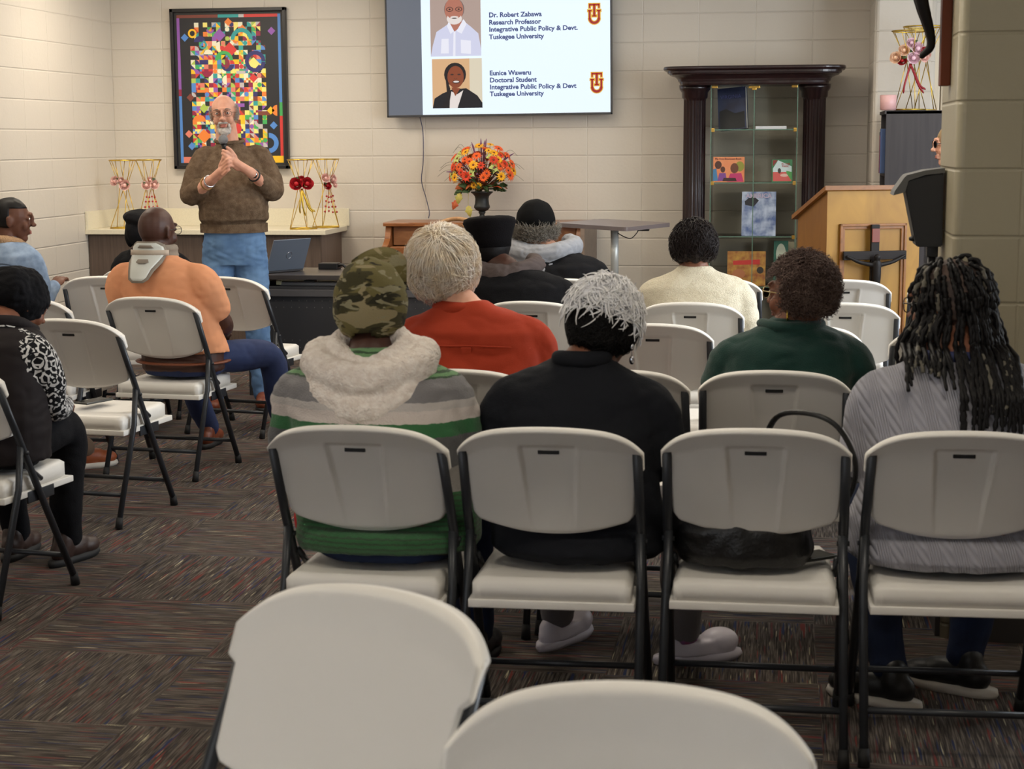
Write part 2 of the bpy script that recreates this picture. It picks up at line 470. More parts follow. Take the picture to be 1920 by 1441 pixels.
wallbox('ceiling', -5.2, 3.6, -2.2, 12.6, CZ, CZ + 0.1, ceil_m)
wallbox('wall_back', -5.14, 3.6, 12.37, 12.5, 0, CZ, wall_b)
wallbox('wall_left', -5.14, -4.99, -2.2, 12.37, 0, CZ, wall_l)
wallbox('wall_back_pilaster', 0.60, 1.0, 11.70, 12.37, 0, CZ, wall_p, 0.03)
wallbox('wall_back_right', 1.0, 3.3, 11.95, 12.37, 0, CZ, wall_p)
wallbox('wall_pillar', 0.515, 1.75, 5.25, 5.76, 0, CZ, pil_m, 0.028)
# rear wall behind the photographer, with a window
for n_, a in enumerate([(-5.14, -4.1, 0, CZ), (-1.1, 3.6, 0, CZ), (-4.1, -1.1, 0, 1.0), (-4.1, -1.1, 2.4, CZ)]):
    wallbox('wall_rear', a[0], a[1], -2.2, -2.0, a[2], a[3], wall_l)
# right wall with three windows
YW = [(5.85, 7.35), (7.65, 9.15), (9.45, 10.95)]
segs = [(-2.2, 5.85), (7.35, 7.65), (9.15, 9.45), (10.95, 12.37)]
for a in segs: wallbox('wall_right', 3.2, 3.4, a[0], a[1], 0, CZ, wall_l)
for a in YW:
    wallbox('wall_right', 3.2, 3.4, a[0], a[1], 0, 0.95, wall_l); wallbox('wall_right', 3.2, 3.4, a[0], a[1], 2.55, CZ, wall_l)
alu = mat('window_frame_paint', (190, 190, 190), 0.4)
def window(n, x0, x1, y0, y1, z0, z1, axis):
    bm = bmesh.new(); t = 0.04
    if axis == 'y':
        for (a, b, c, d) in ((y0, y0 + t, z0, z1), (y1 - t, y1, z0, z1), (y0, y1, z0, z0 + t), (y0, y1, z1 - t, z1), ((y0 + y1) / 2 - t / 2, (y0 + y1) / 2 + t / 2, z0, z1)):
            box(bm, x0, x1, a, b, c, d)
    else:
        for (a, b, c, d) in ((x0, x0 + t, z0, z1), (x1 - t, x1, z0, z1), (x0, x1, z0, z0 + t), (x0, x1, z1 - t, z1), ((x0 + x1) / 2 - t / 2, (x0 + x1) / 2 + t / 2, z0, z1)):
            box(bm, a, b, y0, y1, c, d)
    o = structure(obj('window_%d' % n, bm, alu, smooth=False))
    bm = bmesh.new()
    if axis == 'y': box(bm, (x0 + x1) / 2 - 0.003, (x0 + x1) / 2 + 0.003, y0 + t, y1 - t, z0 + t, z1 - t)
    else: box(bm, x0 + t, x1 - t, (y0 + y1) / 2 - 0.003, (y0 + y1) / 2 + 0.003, z0 + t, z1 - t)
    obj('pane', bm, GLASS, o, smooth=False)
for i, a in enumerate(YW): window(i + 1, 3.24, 3.30, a[0], a[1], 0.95, 2.55, 'y')
window(4, -4.1, -1.1, -2.14, -2.08, 1.0, 2.4, 'x')
# cream door frame to the right of the pilaster
bm = bmesh.new()
for k, (x0, x1, d) in enumerate(((1.0, 1.05, 0.05), (1.06, 1.075, 0.03), (1.09, 1.13, 0.06), (1.145, 1.16, 0.03))): box(bm, x0, x1, 11.95 - d, 11.95, 0, 2.2, 0.004)
structure(obj('door_1', bm, mat('cream_paint', (226, 212, 188), 0.4), smooth=False))
bm = bmesh.new(); box(bm, -3.2, 0.6, 12.355, 12.37, 0, 0.1); structure(obj('baseboard_back', bm, trim_m, smooth=False))
bm = bmesh.new(); box(bm, -4.99, -4.975, -2, 11.74, 0, 0.1); structure(obj('baseboard_left', bm, trim_m, smooth=False))
bm = bmesh.new(); box(bm, 0.50, 0.515, 5.28, 5.73, 0, 0.1); box(bm, 0.54, 1.72, 5.235, 5.25, 0, 0.1); structure(obj('baseboard_pillar', bm, trim_m, smooth=False))
# ceiling troffers
lens_m = mat('troffer_diffuser', (255, 244, 220), 0.5, emit=2.0)
tf_m = mat('troffer_frame', (235, 235, 230), 0.5)
for (x, y, p) in TROFFERS:
    t = thing('ceiling_light', 'recessed rectangular ceiling light panel overhead', 'ceiling light', (x, y, CZ), group='ceiling light panels')
    bm = bmesh.new()
    for b in ((-.61, .61, -.31, -.28), (-.61, .61, .28, .31), (-.61, -.58, -.28, .28), (.58, .61, -.28, .28)): box(bm, b[0], b[1], b[2], b[3], -0.03, 0.0)
    obj('frame', bm, tf_m, t, smooth=False)
    bm = bmesh.new(); box(bm, -.58, .58, -.28, .28, -0.012, -0.004); obj('diffuser', bm, lens_m, t, smooth=False)
    L = area('troffer_lamp', (0, 0, -0.03), (0, 0, 0), 1.14, 0.54, p, (1.0, 0.89, 0.74)); L.parent = t

# ------------------------------------------------------------------ folding chair
BRW = 0.235
def back_hw(v):       # half width of the back rest at height fraction v
    if v < 0.12: return 0.182 + (v / 0.12) ** 0.5 * 0.026
    if v < 0.70: return 0.208 + (v - 0.12) / 0.58 * 0.010
    if v < 0.76: return 0.218 + (v - 0.70) / 0.06 * 0.017
    return 0.235
def lean(z):          # y of the back tube line at height z
    return 0.225 - 0.43 * z / 0.80
def make_chair():
    t = thing('folding_chair', 'white plastic folding chair', 'chair')
    # back rest: closed shell on a grid
    nu, nv = 104, 60
    H0, H1 = 0.54, 0.845
    bm = bmesh.new(); F = {}; B = {}
    for j in range(nv + 1):
        v = j / nv
        for i in range(nu + 1):
            u = -1 + 2 * i / nu
            # more columns near the ends
            u = math.copysign(abs(u) ** 0.85, u)
            zb = H0 + 0.034 * abs(u) ** 2.2
            zt = H1 - 0.028 * u * u - 0.045 * abs(u) ** 6
            z = zb + (zt - zb) * v
            x = u * back_hw(v)
            cur = -0.030 * (1 - (x / 0.235) ** 2)
            yc = lean(z) + 0.018 + cur
            rim = max(0.0, (v - 0.80) / 0.20)
            th = 0.012 + 0.018 * (rim * rim * (3 - 2 * rim))
            edge = min(1.0, (1 - abs(u)) / 0.035, v / 0.05, (1 - v) / 0.035)
            r = math.sqrt(max(0.0, 1 - (1 - max(edge, 0)) ** 2))
            hw = 0.075 - 0.018 * (0.86 - v) / 0.86
            ins = min(1, max(0, (hw - abs(x)) / 0.006)) * min(1, max(0, (0.84 - v) / 0.025)) * min(1, max(0, v / 0.5))
            lip = math.exp(-((abs(x) - hw) / 0.006) ** 2) * (1 if v < 0.84 else 0) * min(1, v * 2.0)
            F[i, j] = bm.verts.new((x, yc + 0.012 * r + 0.004 * r * rim, z))
            B[i, j] = bm.verts.new((x, yc - th * r + 0.0145 * ins * r - 0.002 * lip * r, z))
    for j in range(nv):
        for i in range(nu):
            bm.faces.new((F[i, j], F[i, j + 1], F[i + 1, j + 1], F[i + 1, j]))
            bm.faces.new((B[i, j], B[i + 1, j], B[i + 1, j + 1], B[i, j + 1]))
    for j in range(nv):
        bm.faces.new((F[0, j], B[0, j], B[0, j + 1], F[0, j + 1])); bm.faces.new((F[nu, j], F[nu, j + 1], B[nu, j + 1], B[nu, j]))
    for i in range(nu):
        bm.faces.new((F[i, 0], F[i + 1, 0], B[i + 1, 0], B[i, 0])); bm.faces.new((F[i, nv], B[i, nv], B[i + 1, nv], F[i + 1, nv]))
    bmesh.ops.recalc_face_normals(bm, faces=bm.faces)
    br = obj('backrest', bm, plastic, t)
    bm = bmesh.new()
    zs = 0.775; ys = lean(zs) + 0.018 - 0.030 - 0.012 + 0.0145
    box(bm, -0.027, 0.027, ys - 0.0025, ys + 0.002, zs - 0.0055, zs + 0.0055, 0.002)
    obj('label_slot', bm, slot_m, br, smooth=False)['label'] = 'black moulded badge slot'
    # seat
    bm = bmesh.new(); nu, nv = 24, 24; T = {}; U = {}
    for j in range(nv + 1):
        v = j / nv
        for i in range(nu + 1):
            u = -1 + 2 * i / nu
            y = -0.160 + 0.415 * v
            ww = 0.205 - 0.012 * v
            rad = 0.86
            cx = u * ww * (1 - 0.07 * max(0, (v - 0.8) / 0.2) ** 2 - 0.02 * max(0, (0.1 - v) / 0.1) ** 2)
            e = min(1, (1 - abs(u)) / 0.06, v / 0.032, (1 - v) / 0.07); r = math.sqrt(max(0, 1 - (1 - e) ** 2))
            z = 0.438 - 0.008 * (1 - u * u) * math.sin(v * PI) + 0.006 * v - 0.014 * (1 - r)
            T[i, j] = bm.verts.new((cx, y - 0.010 * (1 - r) * 0, z)); U[i, j] = bm.verts.new((cx, y, 0.37 if e < 0.5 else 0.40))
    for j in range(nv):
        for i in range(nu):
            bm.faces.new((T[i, j], T[i + 1, j], T[i + 1, j + 1], T[i, j + 1])); bm.faces.new((U[i, j], U[i, j + 1], U[i + 1, j + 1], U[i + 1, j]))
    for j in range(nv):
        bm.faces.new((T[0, j], T[0, j + 1], U[0, j + 1], U[0, j])); bm.faces.new((T[nu, j], U[nu, j], U[nu, j + 1], T[nu, j + 1]))
    for i in range(nu):
        bm.faces.new((T[i, 0], U[i, 0], U[i + 1, 0], T[i + 1, 0])); bm.faces.new((T[i, nv], T[i + 1, nv], U[i + 1, nv], U[i, nv]))
    # lower flange with notched corners
    box(bm, -0.212, 0.212, -0.166, 0.258, 0.362, 0.384, 0.003)
    bmesh.ops.recalc_face_normals(bm, faces=bm.faces)
    st = obj('seat', bm, plastic, t)
    for s in (-1, 1):
        X = 0.222 * s
        # back-and-front tube from the top of the back rest down to the front foot
        bm = bmesh.new()
        tube(bm, [(X * 0.985, lean(0.775), 0.775), (X, lean(0.6), 0.6), (X, lean(0.42), 0.42), (X * 1.03, lean(0.03), 0.03)], 0.0125, 12)
        a = obj('front_leg', bm, frame_m, t)
        bm = bmesh.new(); y = lean(0.015); tube(bm, [(X * 1.03, y - 0.002, 0.002), (X * 1.03, y - 0.012, 0.045)], [0.0165, 0.0145], 12); obj('foot_cap', bm, cap_m, a)
        bm = bmesh.new()
        xi = X - 0.002 * s
        tube(bm, [(xi + 0.024 * s * 0 - 0.026 * s * 0, lean(0.54) - 0.006, 0.545), (xi + 0.004 * s, -0.10, 0.40), (X * 1.02, -0.255, 0.03)], 0.0115, 12)
        b = obj('rear_leg', bm, frame_m, t)
        bm = bmesh.new(); tube(bm, [(X * 1.02, -0.262, 0.002), (X * 1.02, -0.25, 0.045)], [0.0155, 0.0135], 12); obj('foot_cap', bm, cap_m, b)
        bm = bmesh.new()
        box(bm, X - 0.004 - 0.012 * s, X + 0.004 - 0.012 * s, -0.03, 0.13, 0.34, 0.38, 0.002)
        tube(bm, [(X - 0.014 * s, lean(0.47), 0.47), (X - 0.014 * s, 0.06, 0.41)], 0.009, 8)
        tube(bm, [(X - 0.016 * s, lean(0.52), 0.52), (X + 0.016 * s, lean(0.52), 0.52)], 0.007, 8)
        obj('seat_bracket', bm, frame_m, t)
    bm = bmesh.new(); tube(bm, [(-0.226, lean(0.12), 0.12), (0.226, lean(0.12), 0.12)], 0.009, 10); obj('stretcher', bm, frame_m, t)
    bm = bmesh.new(); tube(bm, [(-0.224, -0.212, 0.13), (0.224, -0.212, 0.13)], 0.009, 10); obj('stretcher', bm, frame_m, t)
    return t
CHAIRS = [
 # name key, top-centre X, Y, rotation, label, group
 ('F1', -1.043, 4.024, -1, 'white folding chair holding the man in camouflage cap and striped hoodie', 'aisle block chairs'),
 ('F2', -0.556, 4.053, 1, 'white folding chair under the person with white-topped black hair', 'aisle block chairs'),
 ('F3', -0.049, 4.101, 0, 'white folding chair with a black handbag resting on its seat', 'aisle block chairs'),
 ('F4', 0.454, 4.125, 2, 'white folding chair at the right picture edge, under the person with braids', 'aisle block chairs'),
 ('S1', -0.987, 5.080, 0, 'white folding chair directly behind the man in the orange-red shirt', 'aisle block chairs'),
 ('S2', -0.499, 5.131, 0, 'empty white folding chair right in front of the person with white-topped hair', 'aisle block chairs'),
 ('S3', -0.008, 5.163, 0, 'white folding chair holding the person in the dark green jacket', 'aisle block chairs'),
 ('C1', -0.477, 6.454, 0, 'empty white folding chair partly hidden by the white-topped hair', 'aisle block chairs'),
 ('C2', 0.084, 6.456, 0, 'white folding chair just in front of the person in the green jacket', 'aisle block chairs'),
 ('C3', 0.647, 6.40, 0, 'white folding chair in front of the person with braids, showing only its left end', 'aisle block chairs'),
 ('D1', -1.077, 7.308, -6, 'white folding chair under the man in flat black cap, its right end showing', 'aisle block chairs'),
 ('D2', -0.379, 7.331, 0, 'white folding chair holding the person in the cream sweater', 'aisle block chairs'),
 ('D3', 0.286, 7.372, 0, 'empty white folding chair one row behind the chair nearest the lectern', 'aisle block chairs'),
 ('E1', -1.064, 8.529, -4, 'white folding chair under the man in black ball cap and grey hood', 'aisle block chairs'),
 ('E2', -0.315, 8.629, 0, 'white folding chair in front of the person in cream sweater, below the glass cabinet', 'aisle block chairs'),
 ('E3', 0.326, 8.60, 0, 'empty white folding chair nearest the wooden lectern', 'aisle block chairs'),
 ('E4', 0.874, 8.636, 0, 'white folding chair right of the lectern, almost hidden by the braids', 'aisle block chairs'),
 ('L1', -3.520, 8.484, 8, 'empty white folding chair left of the man in the orange shirt, near the left wall', 'left block chairs'),
 ('L2', -2.880, 8.505, -12, 'empty white folding chair between the orange shirt and the black desk', 'left block chairs'),
 ('LO', -2.85, 7.348, -6, 'white folding chair holding the man in the orange shirt', 'left block chairs'),
 ('LP', -2.830, 6.385, -7, 'white folding chair with a phone lying on its seat', 'left block chairs'),
 ('LS', -3.430, 7.261, -4, 'white folding chair behind the black head wrap, only its right end showing', 'left block chairs'),
 ('LF', -2.72, 5.076, -8, 'white folding chair at the left picture edge, under the person in black head wrap', 'left block chairs'),
 ('N1', -0.607, 2.54, 157, 'empty white folding chair in the foreground, turned sideways, left of its pair', 'foreground chairs'),
 ('N2', -0.180, 2.125, 181, 'empty white folding chair nearest the camera at the bottom edge', 'foreground chairs'),
]
chair0 = make_chair(); CH = {}
for k, (key, x, y, deg, lab, grp) in enumerate(CHAIRS):
    c = chair0 if k == 0 else copy_tree(chair0)
    a = math.radians(deg); oy = lean(0.845) - 0.02
    c.location = (x - (-math.sin(a) * oy), y - math.cos(a) * oy, 0); c.rotation_euler = (0, 0, a)
    c['label'] = lab; c['category'] = 'chair'; c['group'] = grp
    CH[key] = c
# ------------------------------------------------------------------ cabinet run with countertop
lam = wood('dark_laminate', (78, 64, 56), (98, 82, 72), scale=2.5, stretch=(30, 30, 1.2), rough=0.5, dist=0.4)
lam2 = wood('end_panel_laminate', (100, 84, 76), (120, 103, 92), scale=2.5, stretch=(30, 30, 1.2), rough=0.5, dist=0.4)
quartz = mat('counter_stone', (222, 214, 190), 0.35, var=0.04, vscale=120)
for k in range(4):
    x0 = -4.985 + k * 0.438; x1 = x0 + 0.436
    if k == 3: x1 -= 0.0
    t = thing('base_cabinet', ['dark wood-grain base cabinet in the left corner under the pale counter', 'dark wood-grain base cabinet behind the man in the orange shirt',
               'dark wood-grain base cabinet left of the standing man in jeans', 'dark wood-grain base cabinet at the right end of the counter, behind the laptop'][k], 'cabinet', (x0, 11.80, 0), group='base cabinets under the counter')
    bxo('body', 0, 0.436, 0.0, 0.56, 0.09, 0.878, lam2, t)
    bxo('toe_kick', 0.0, 0.436, 0.06, 0.10, 0.0, 0.09, cap_m, t, 0)
    bxo('door', 0.003, 0.433, -0.02, 0.0, 0.10, 0.872, lam, t, 0.002)
bm = bmesh.new()
box(bm, -4.99, -3.19, 11.735, 12.365, 0.88, 0.915, 0.004)
ct = obj('countertop', bm, quartz, smooth=False); tag(ct, 'pale stone countertop with upstand along the back wall', 'countertop')
bm = bmesh.new(); box(bm, -4.97, -3.172, 12.348, 12.368, 0.915, 1.045, 0.003); obj('backsplash', bm, quartz, ct, smooth=False)
bm = bmesh.new(); box(bm, -4.988, -4.968, 11.74, 12.348, 0.915, 1.045, 0.003); obj('side_splash', bm, quartz, ct, smooth=False)
ZC = 0.915

# ------------------------------------------------------------------ framed artwork
def artwork():
    t = thing('framed_artwork', 'tall black-framed print of many-coloured geometric shapes on the back wall', 'picture', (-4.065, 12.35, 1.93))
    fm = mat('black_frame', (26, 25, 27), 0.35)
    W2, H2 = 0.445, 0.59
    bm = bmesh.new()
    for b in ((-W2, -W2 + .025, -H2, H2), (W2 - .025, W2, -H2, H2), (-W2, W2, -H2, -H2 + .025), (-W2, W2, H2 - .025, H2)): box(bm, b[0], b[1], -0.03, 0.015, b[2], b[3], 0.003)
    obj('frame', bm, fm, t, smooth=False)
    bxo('mat_board', -W2 + .02, W2 - .02, 0.0, 0.01, -H2 + .02, H2 - .02, mat('dark_mat_board', (48, 47, 46), 0.6), t, 0)
    cols = [(38, 38, 42), (214, 62, 58), (238, 134, 58), (250, 196, 40), (246, 232, 130), (72, 176, 96), (52, 160, 160), (86, 140, 214), (52, 50, 110),
            (150, 92, 180), (226, 130, 110), (128, 66, 54), (150, 36, 70), (196, 190, 190), (240, 236, 210), (176, 200, 90)]
    mats = [mat('print_ink_%d' % i, c, 0.5) for i, c in enumerate(cols)]
    bm = bmesh.new(); R = random.Random(3)
    def poly(pts, ci, lay):
        y = -0.0005 - lay * 0.0003
        try:
            f = bm.faces.new([bm.verts.new((p[0], y, p[1])) for p in pts]); f.material_index = ci
        except Exception: pass
    def rect(a, b, c, d, ci, lay): poly([(a, c), (b, c), (b, d), (a, d)], ci, lay)
    def arc(cx, cz, r0_, r1_, a0, a1, ci, lay, n=14):
        pts = [(cx + r1_ * math.cos(a0 + (a1 - a0) * k / n), cz + r1_ * math.sin(a0 + (a1 - a0) * k / n)) for k in range(n + 1)]
        if r0_ > 0: pts += [(cx + r0_ * math.cos(a1 + (a0 - a1) * k / n), cz + r0_ * math.sin(a1 + (a0 - a1) * k / n)) for k in range(n + 1)]
        else: pts.append((cx, cz))
        poly(pts, ci, lay)
    px, pz = 0.40, 0.545
    rect(-px, px, -pz, pz, 0, 0)
    s = 0.022
    rect(-px, -px + s, 0.0, pz - s, 9, 1); rect(-px, -px + s, -0.05, 0.0, 12, 1); rect(-px, -px + s, -pz, -0.05, 7, 1)
    rect(px - s, px, -0.1, pz, 7, 1); rect(px - s, px, -0.2, -0.1, 5, 1); rect(px - s, px, -pz + .05, -0.2, 1, 1)
    rect(-px, -.08, pz - s, pz, 11, 1); rect(-.08, .08, pz - s, pz, 6, 1); rect(.08, .12, pz - s, pz, 13, 1); rect(.12, px - s, pz - s, pz, 1, 1)
    rect(-px + s, -.25, -pz, -pz + .045, 10, 1); rect(0.2, px, -pz, -pz + .05, 3, 1)
    g = 0.034; nx, nz = 17, 27
    for i in range(nx):
        for j in range(nz):
            cx = -nx * g / 2 + i * g - 0.01; cz = -0.43 + j * g
            if (j > 21 and (i < 1 or i > 15)) or R.random() < 0.13: continue
            if j > 19 and R.random() < 0.15: continue
            q = R.random(); a, b = R.randrange(1, 16), R.randrange(0, 16)
            if i > 10 and 6 < j < 18 and R.random() < 0.5: a = R.choice([4, 11, 4, 14, 6])
            rect(cx, cx + g, cz, cz + g, a, 2)
            if q < 0.25: poly([(cx, cz), (cx + g, cz), (cx + g * (q < .12), cz + g)], b, 3)
            elif q < 0.40: arc(cx, cz, 0, g, 0, PI / 2, b, 3, 6)
            elif q < 0.52: arc(cx + g / 2, cz + g / 2, 0, g * .5, 0, 2 * PI * .999, b, 3, 12)
            elif q < 0.64: rect(cx, cx + g / 2, cz, cz + g / 2, b, 3); rect(cx + g / 2, cx + g, cz + g / 2, cz + g, b, 3)
    # larger figures laid over the grid
    for k in range(34):
        cx = R.uniform(-.26, .26); cz = R.uniform(-.42, .44); r = R.uniform(.025, .06); a0 = R.choice((0, PI / 2, PI, -PI / 2)); c = R.randrange(1, 16)
        q = R.random()
        if q < .35: arc(cx, cz, r * .55, r, a0, a0 + PI * R.choice((.5, 1, 1.5)), c, 4 + k * .1)
        elif q < .6: arc(cx, cz, 0, r, a0, a0 + PI, c, 4 + k * .1)
        elif q < .8: poly([(cx - r, cz), (cx, cz - r), (cx + r, cz), (cx, cz + r)], c, 4 + k * .1)
        else: rect(cx, cx + r * 1.6, cz, cz + r * .5, c, 4 + k * .1)
    arc(0.10, 0.36, .055, .085, 0, PI, 6, 8); arc(0.20, 0.20, .05, .08, 0, 2 * PI * .99, 8, 8); arc(-.04, .21, .045, .07, 0, PI, 5, 8)
    arc(-.28, .41, .02, .034, 0, 2 * PI * .99, 3, 8); arc(.29, -.40, .04, .075, -PI / 2, PI / 2, 7, 8); arc(.36, -.16, 0, .04, PI / 2, 1.5 * PI, 2, 8)
    for (cx, cz, c) in ((-.34, .38, 7), (-.31, -.06, 11), (.33, .42, 9), (.31, -.16, 3), (.33, -.27, 7), (-.33, -.33, 10), (-.31, -.42, 7), (0, .49, 2)):
        r = .03; poly([(cx - r, cz), (cx, cz - r), (cx + r, cz), (cx, cz + r)], c, 8)
    bmesh.ops.recalc_face_normals(bm, faces=bm.faces)
    for f in bm.faces:
        if f.normal.y > 0: f.normal_flip()
    obj('print', bm, mats, t, smooth=False)
artwork()

# ------------------------------------------------------------------ television with slide
def television():
    XL, XR, ZB, ZT = -2.845, -1.197, 1.715, 2.645
    t = thing('television', 'large wall-mounted flat screen showing a slide with two portraits', 'television', ((XL + XR) / 2, 12.25, ZB), 0)
    t.rotation_euler = (0, math.radians(-0.4), 0)
    W = (XR - XL) / 2; H = ZT - ZB
    bez = mat('tv_bezel', (70, 70, 72), 0.35, metal=0.4)
    bm = bmesh.new(); b = .012
    box(bm, -W, W, 0.005, 0.05, 0, H, .004)
    for q in ((-W, -W + b, 0, H), (W - b, W, 0, H), (-W, W, 0, b * 1.3), (-W, W, H - b, H)): box(bm, q[0], q[1], -.006, .008, q[2], q[3], 0.002)
    obj('casing', bm, bez, t, smooth=False)
    def em(n, c, e=0.92):
        m_ = mat(n, c, 0.3, emit=e, spec=0.3); m_.node_tree.nodes['Principled BSDF'].inputs['Base Color'].default_value = (.01, .01, .012, 1); return m_
    white = em('slide_white', (226, 240, 255), 0.95); grey = em('slide_grey', (128, 134, 146), 0.55)
    sc = bmesh.new()
    def quad(bm_, x0, x1, z0, z1, y, mi):
        f = bm_.faces.new([bm_.verts.new(p) for p in ((x0, y, z0), (x1, y, z0), (x1, y, z1), (x0, y, z1))]); f.material_index = mi
    cx = (XL + XR) / 2
    quad(sc, -W + b, -2.58 - cx, b * 1.3, H - b, .002, 1); quad(sc, -2.58 - cx, W - b, b * 1.3, H - b, .002, 0)
    screen = obj('screen', sc, [white, grey], t, smooth=False)
    ink = em('slide_navy', (52, 66, 118), 0.9)
    rows = [('Dr. Robert Zabawa', 2.427, .382), ('Research Professor', 2.375, .376), ('Integrative Public Policy & Devt.', 2.326, .64), ('Tuskegee University', 2.273, .40),
            ('Eunice Waweru', 2.017, .300), ('Doctoral Student', 1.967, .341), ('Integrative Public Policy & Devt', 1.918, .628), ('Tuskegee University', 1.869, .395)]
    for s_, z, wd in rows: text_mesh('slide_text', s_, ink, screen, (-2.083 - cx, -0.0005, z - ZB - .012), (PI / 2, 0, 0), width=wd, height=.045 if any(c in s_ for c in 'gyp,') else .036, bold=.03)
    red = em('logo_red', (176, 40, 34), 0.7); yel = em('logo_gold', (240, 190, 70), 0.8)
    def logo(x, z):
        for grow, mm, y in ((.006, yel, -.0005), (0, red, -.0015)):
            bm = bmesh.new()
            def r(a, b_, c, d): box(bm, x + a - grow, x + b_ + grow, y, y + .0008, z + c - grow, z + d + grow)
            r(-.038, .038, .122, .135); r(-.038, -.028, .105, .135); r(.028, .038, .105, .135); r(-.008, .008, .05, .135); r(-.016, .016, .045, .055)
            r(-.046, -.018, .082, .092); r(.018, .046, .082, .092); r(-.04, -.026, .03, .09); r(.026, .04, .03, .09)
            n = 10
            for k in range(n):
                a0 = PI + PI * k / n; a1 = PI + PI * (k + 1) / n
                vs = [bm.verts.new((x + q * math.cos(a), y, z + .035 + q * math.sin(a))) for q, a in ((.024 - grow, a0), (.042 + grow, a0), (.042 + grow, a1), (.024 - grow, a1))]
                bm.faces.new(vs)
            obj('slide_logo', bm, mm, screen, smooth=False)
    logo(-1.322 - cx, 2.357 - ZB); logo(-1.307 - cx, 1.875 - ZB)
    # two portraits, flat pictures on the slide
    def portrait(x0, x1, z0, z1, bg, skin, hair, coat, shirt, bald):
        bm = bmesh.new(); mats = [em('photo_%02d%s' % (i, 'a' if bald else 'b'), c, .8) for i, c in enumerate((bg, skin, hair, coat, shirt, (235, 225, 220), (60, 40, 36), (225, 214, 190)))]
        y = [-.0006]
        w_, h_ = x1 - x0, z1 - z0
        def P(pts, mi):
            y[0] -= .00015
            f = bm.faces.new([bm.verts.new((x0 + p[0] * w_, y[0], z0 + min(1, max(0, p[1])) * h_)) for p in pts]); f.material_index = mi
        def E(cx_, cz_, rx, rz, mi, a0=0, a1=2 * PI, n=20): P([(cx_ + rx * math.cos(a0 + (a1 - a0) * k / n), cz_ + rz * math.sin(a0 + (a1 - a0) * k / n)) for k in range(n)], mi)
        P([(0, 0), (1, 0), (1, 1), (0, 1)], 0)
        if bald:
            P([(.0, 0), (.04, .18), (.12, .42), (.3, .52), (.4, .58), (.66, .6), (.8, .5), (.95, .38), (1, .1), (1, 0)], 3)
            P([(.36, .56), (.48, .42), (.6, .5), (.68, .6)], 1); P([(.33, .52), (.37, .6), (.47, .43), (.4, .38)], 4); P([(.72, .55), (.66, .63), (.52, .43), (.62, .38)], 4)
            P([(.44, 0), (.46, .42), (.5, .42), (.49, 0)], 4); P([(.2, .05), (.22, .3), (.36, .3), (.36, .05)], 4); P([(.6, .05), (.6, .28), (.8, .26), (.8, .03)], 4)
            E(.48, .80, .20, .19, 2); E(.475, .79, .185, .21, 1); E(.48, .64, .15, .10, 5); E(.48, .70, .13, .06, 1); E(.48, .665, .08, .02, 5); E(.48, .648, .05, .010, 6)
            E(.39, .80, .07, .04, 6); E(.39, .80, .055, .03, 1); E(.57, .80, .07, .04, 6); E(.57, .80, .055, .03, 1); E(.39, .80, .02, .014, 6); E(.57, .80, .02, .014, 6)
            P([(.46, .80), (.50, .80), (.53, .72), (.45, .72)], 1)
        else:
            P([(.75, 0.1), (.75, 1), (1, 1), (1, 0.1)], 7)
            P([(0, 0), (.04, .2), (.2, .3), (.4, .38), (.68, .4), (.9, .25), (1, .1), (1, 0)], 3); P([(.32, 0), (.38, .34), (.5, .28), (.62, .36), (.5, 0)], 5)
            E(.46, .68, .22, .24, 2); P([(.26, .7), (.3, .2), (.16, 0), (.34, 0), (.36, .4)], 2); P([(.38, .42), (.46, .24), (.56, .4)], 1)
            E(.47, .63, .165, .225, 1); E(.48, .53, .075, .032, 6); E(.48, .535, .06, .018, 5)
            E(.40, .68, .035, .016, 6); E(.54, .68, .035, .016, 6); E(.47, .60, .03, .014, 6); E(.47, .605, .024, .014, 1)
        obj('slide_portrait', bm, mats, screen, smooth=False)
    portrait(-2.512 - cx, -2.142 - cx, 2.146 - ZB, 2.56 - ZB, (180, 158, 148), (184, 118, 98), (120, 100, 96), (214, 216, 240), (240, 240, 252), True)
    portrait(-2.505 - cx, -2.138 - cx, 1.776 - ZB, 2.128 - ZB, (222, 178, 132), (140, 70, 40), (26, 20, 22), (22, 22, 28), (240, 240, 245), False)
    # cable from the screen down to the piano
    bm = bmesh.new(); tube(bm, spline([(-2.62, 12.33, 1.72), (-2.60, 12.34, 1.60), (-2.60, 12.34, 1.40), (-2.615, 12.34, 1.25), (-2.58, 12.33, 1.12), (-2.555, 12.32, 1.02), (-2.56, 12.31, .975)]), .0035, 6)
    tag(obj('power_cable', bm, mat('cable_blue_grey', (70, 72, 100), .5)), 'thin dark cable hanging from the screen to the piano top', 'cable')
television()

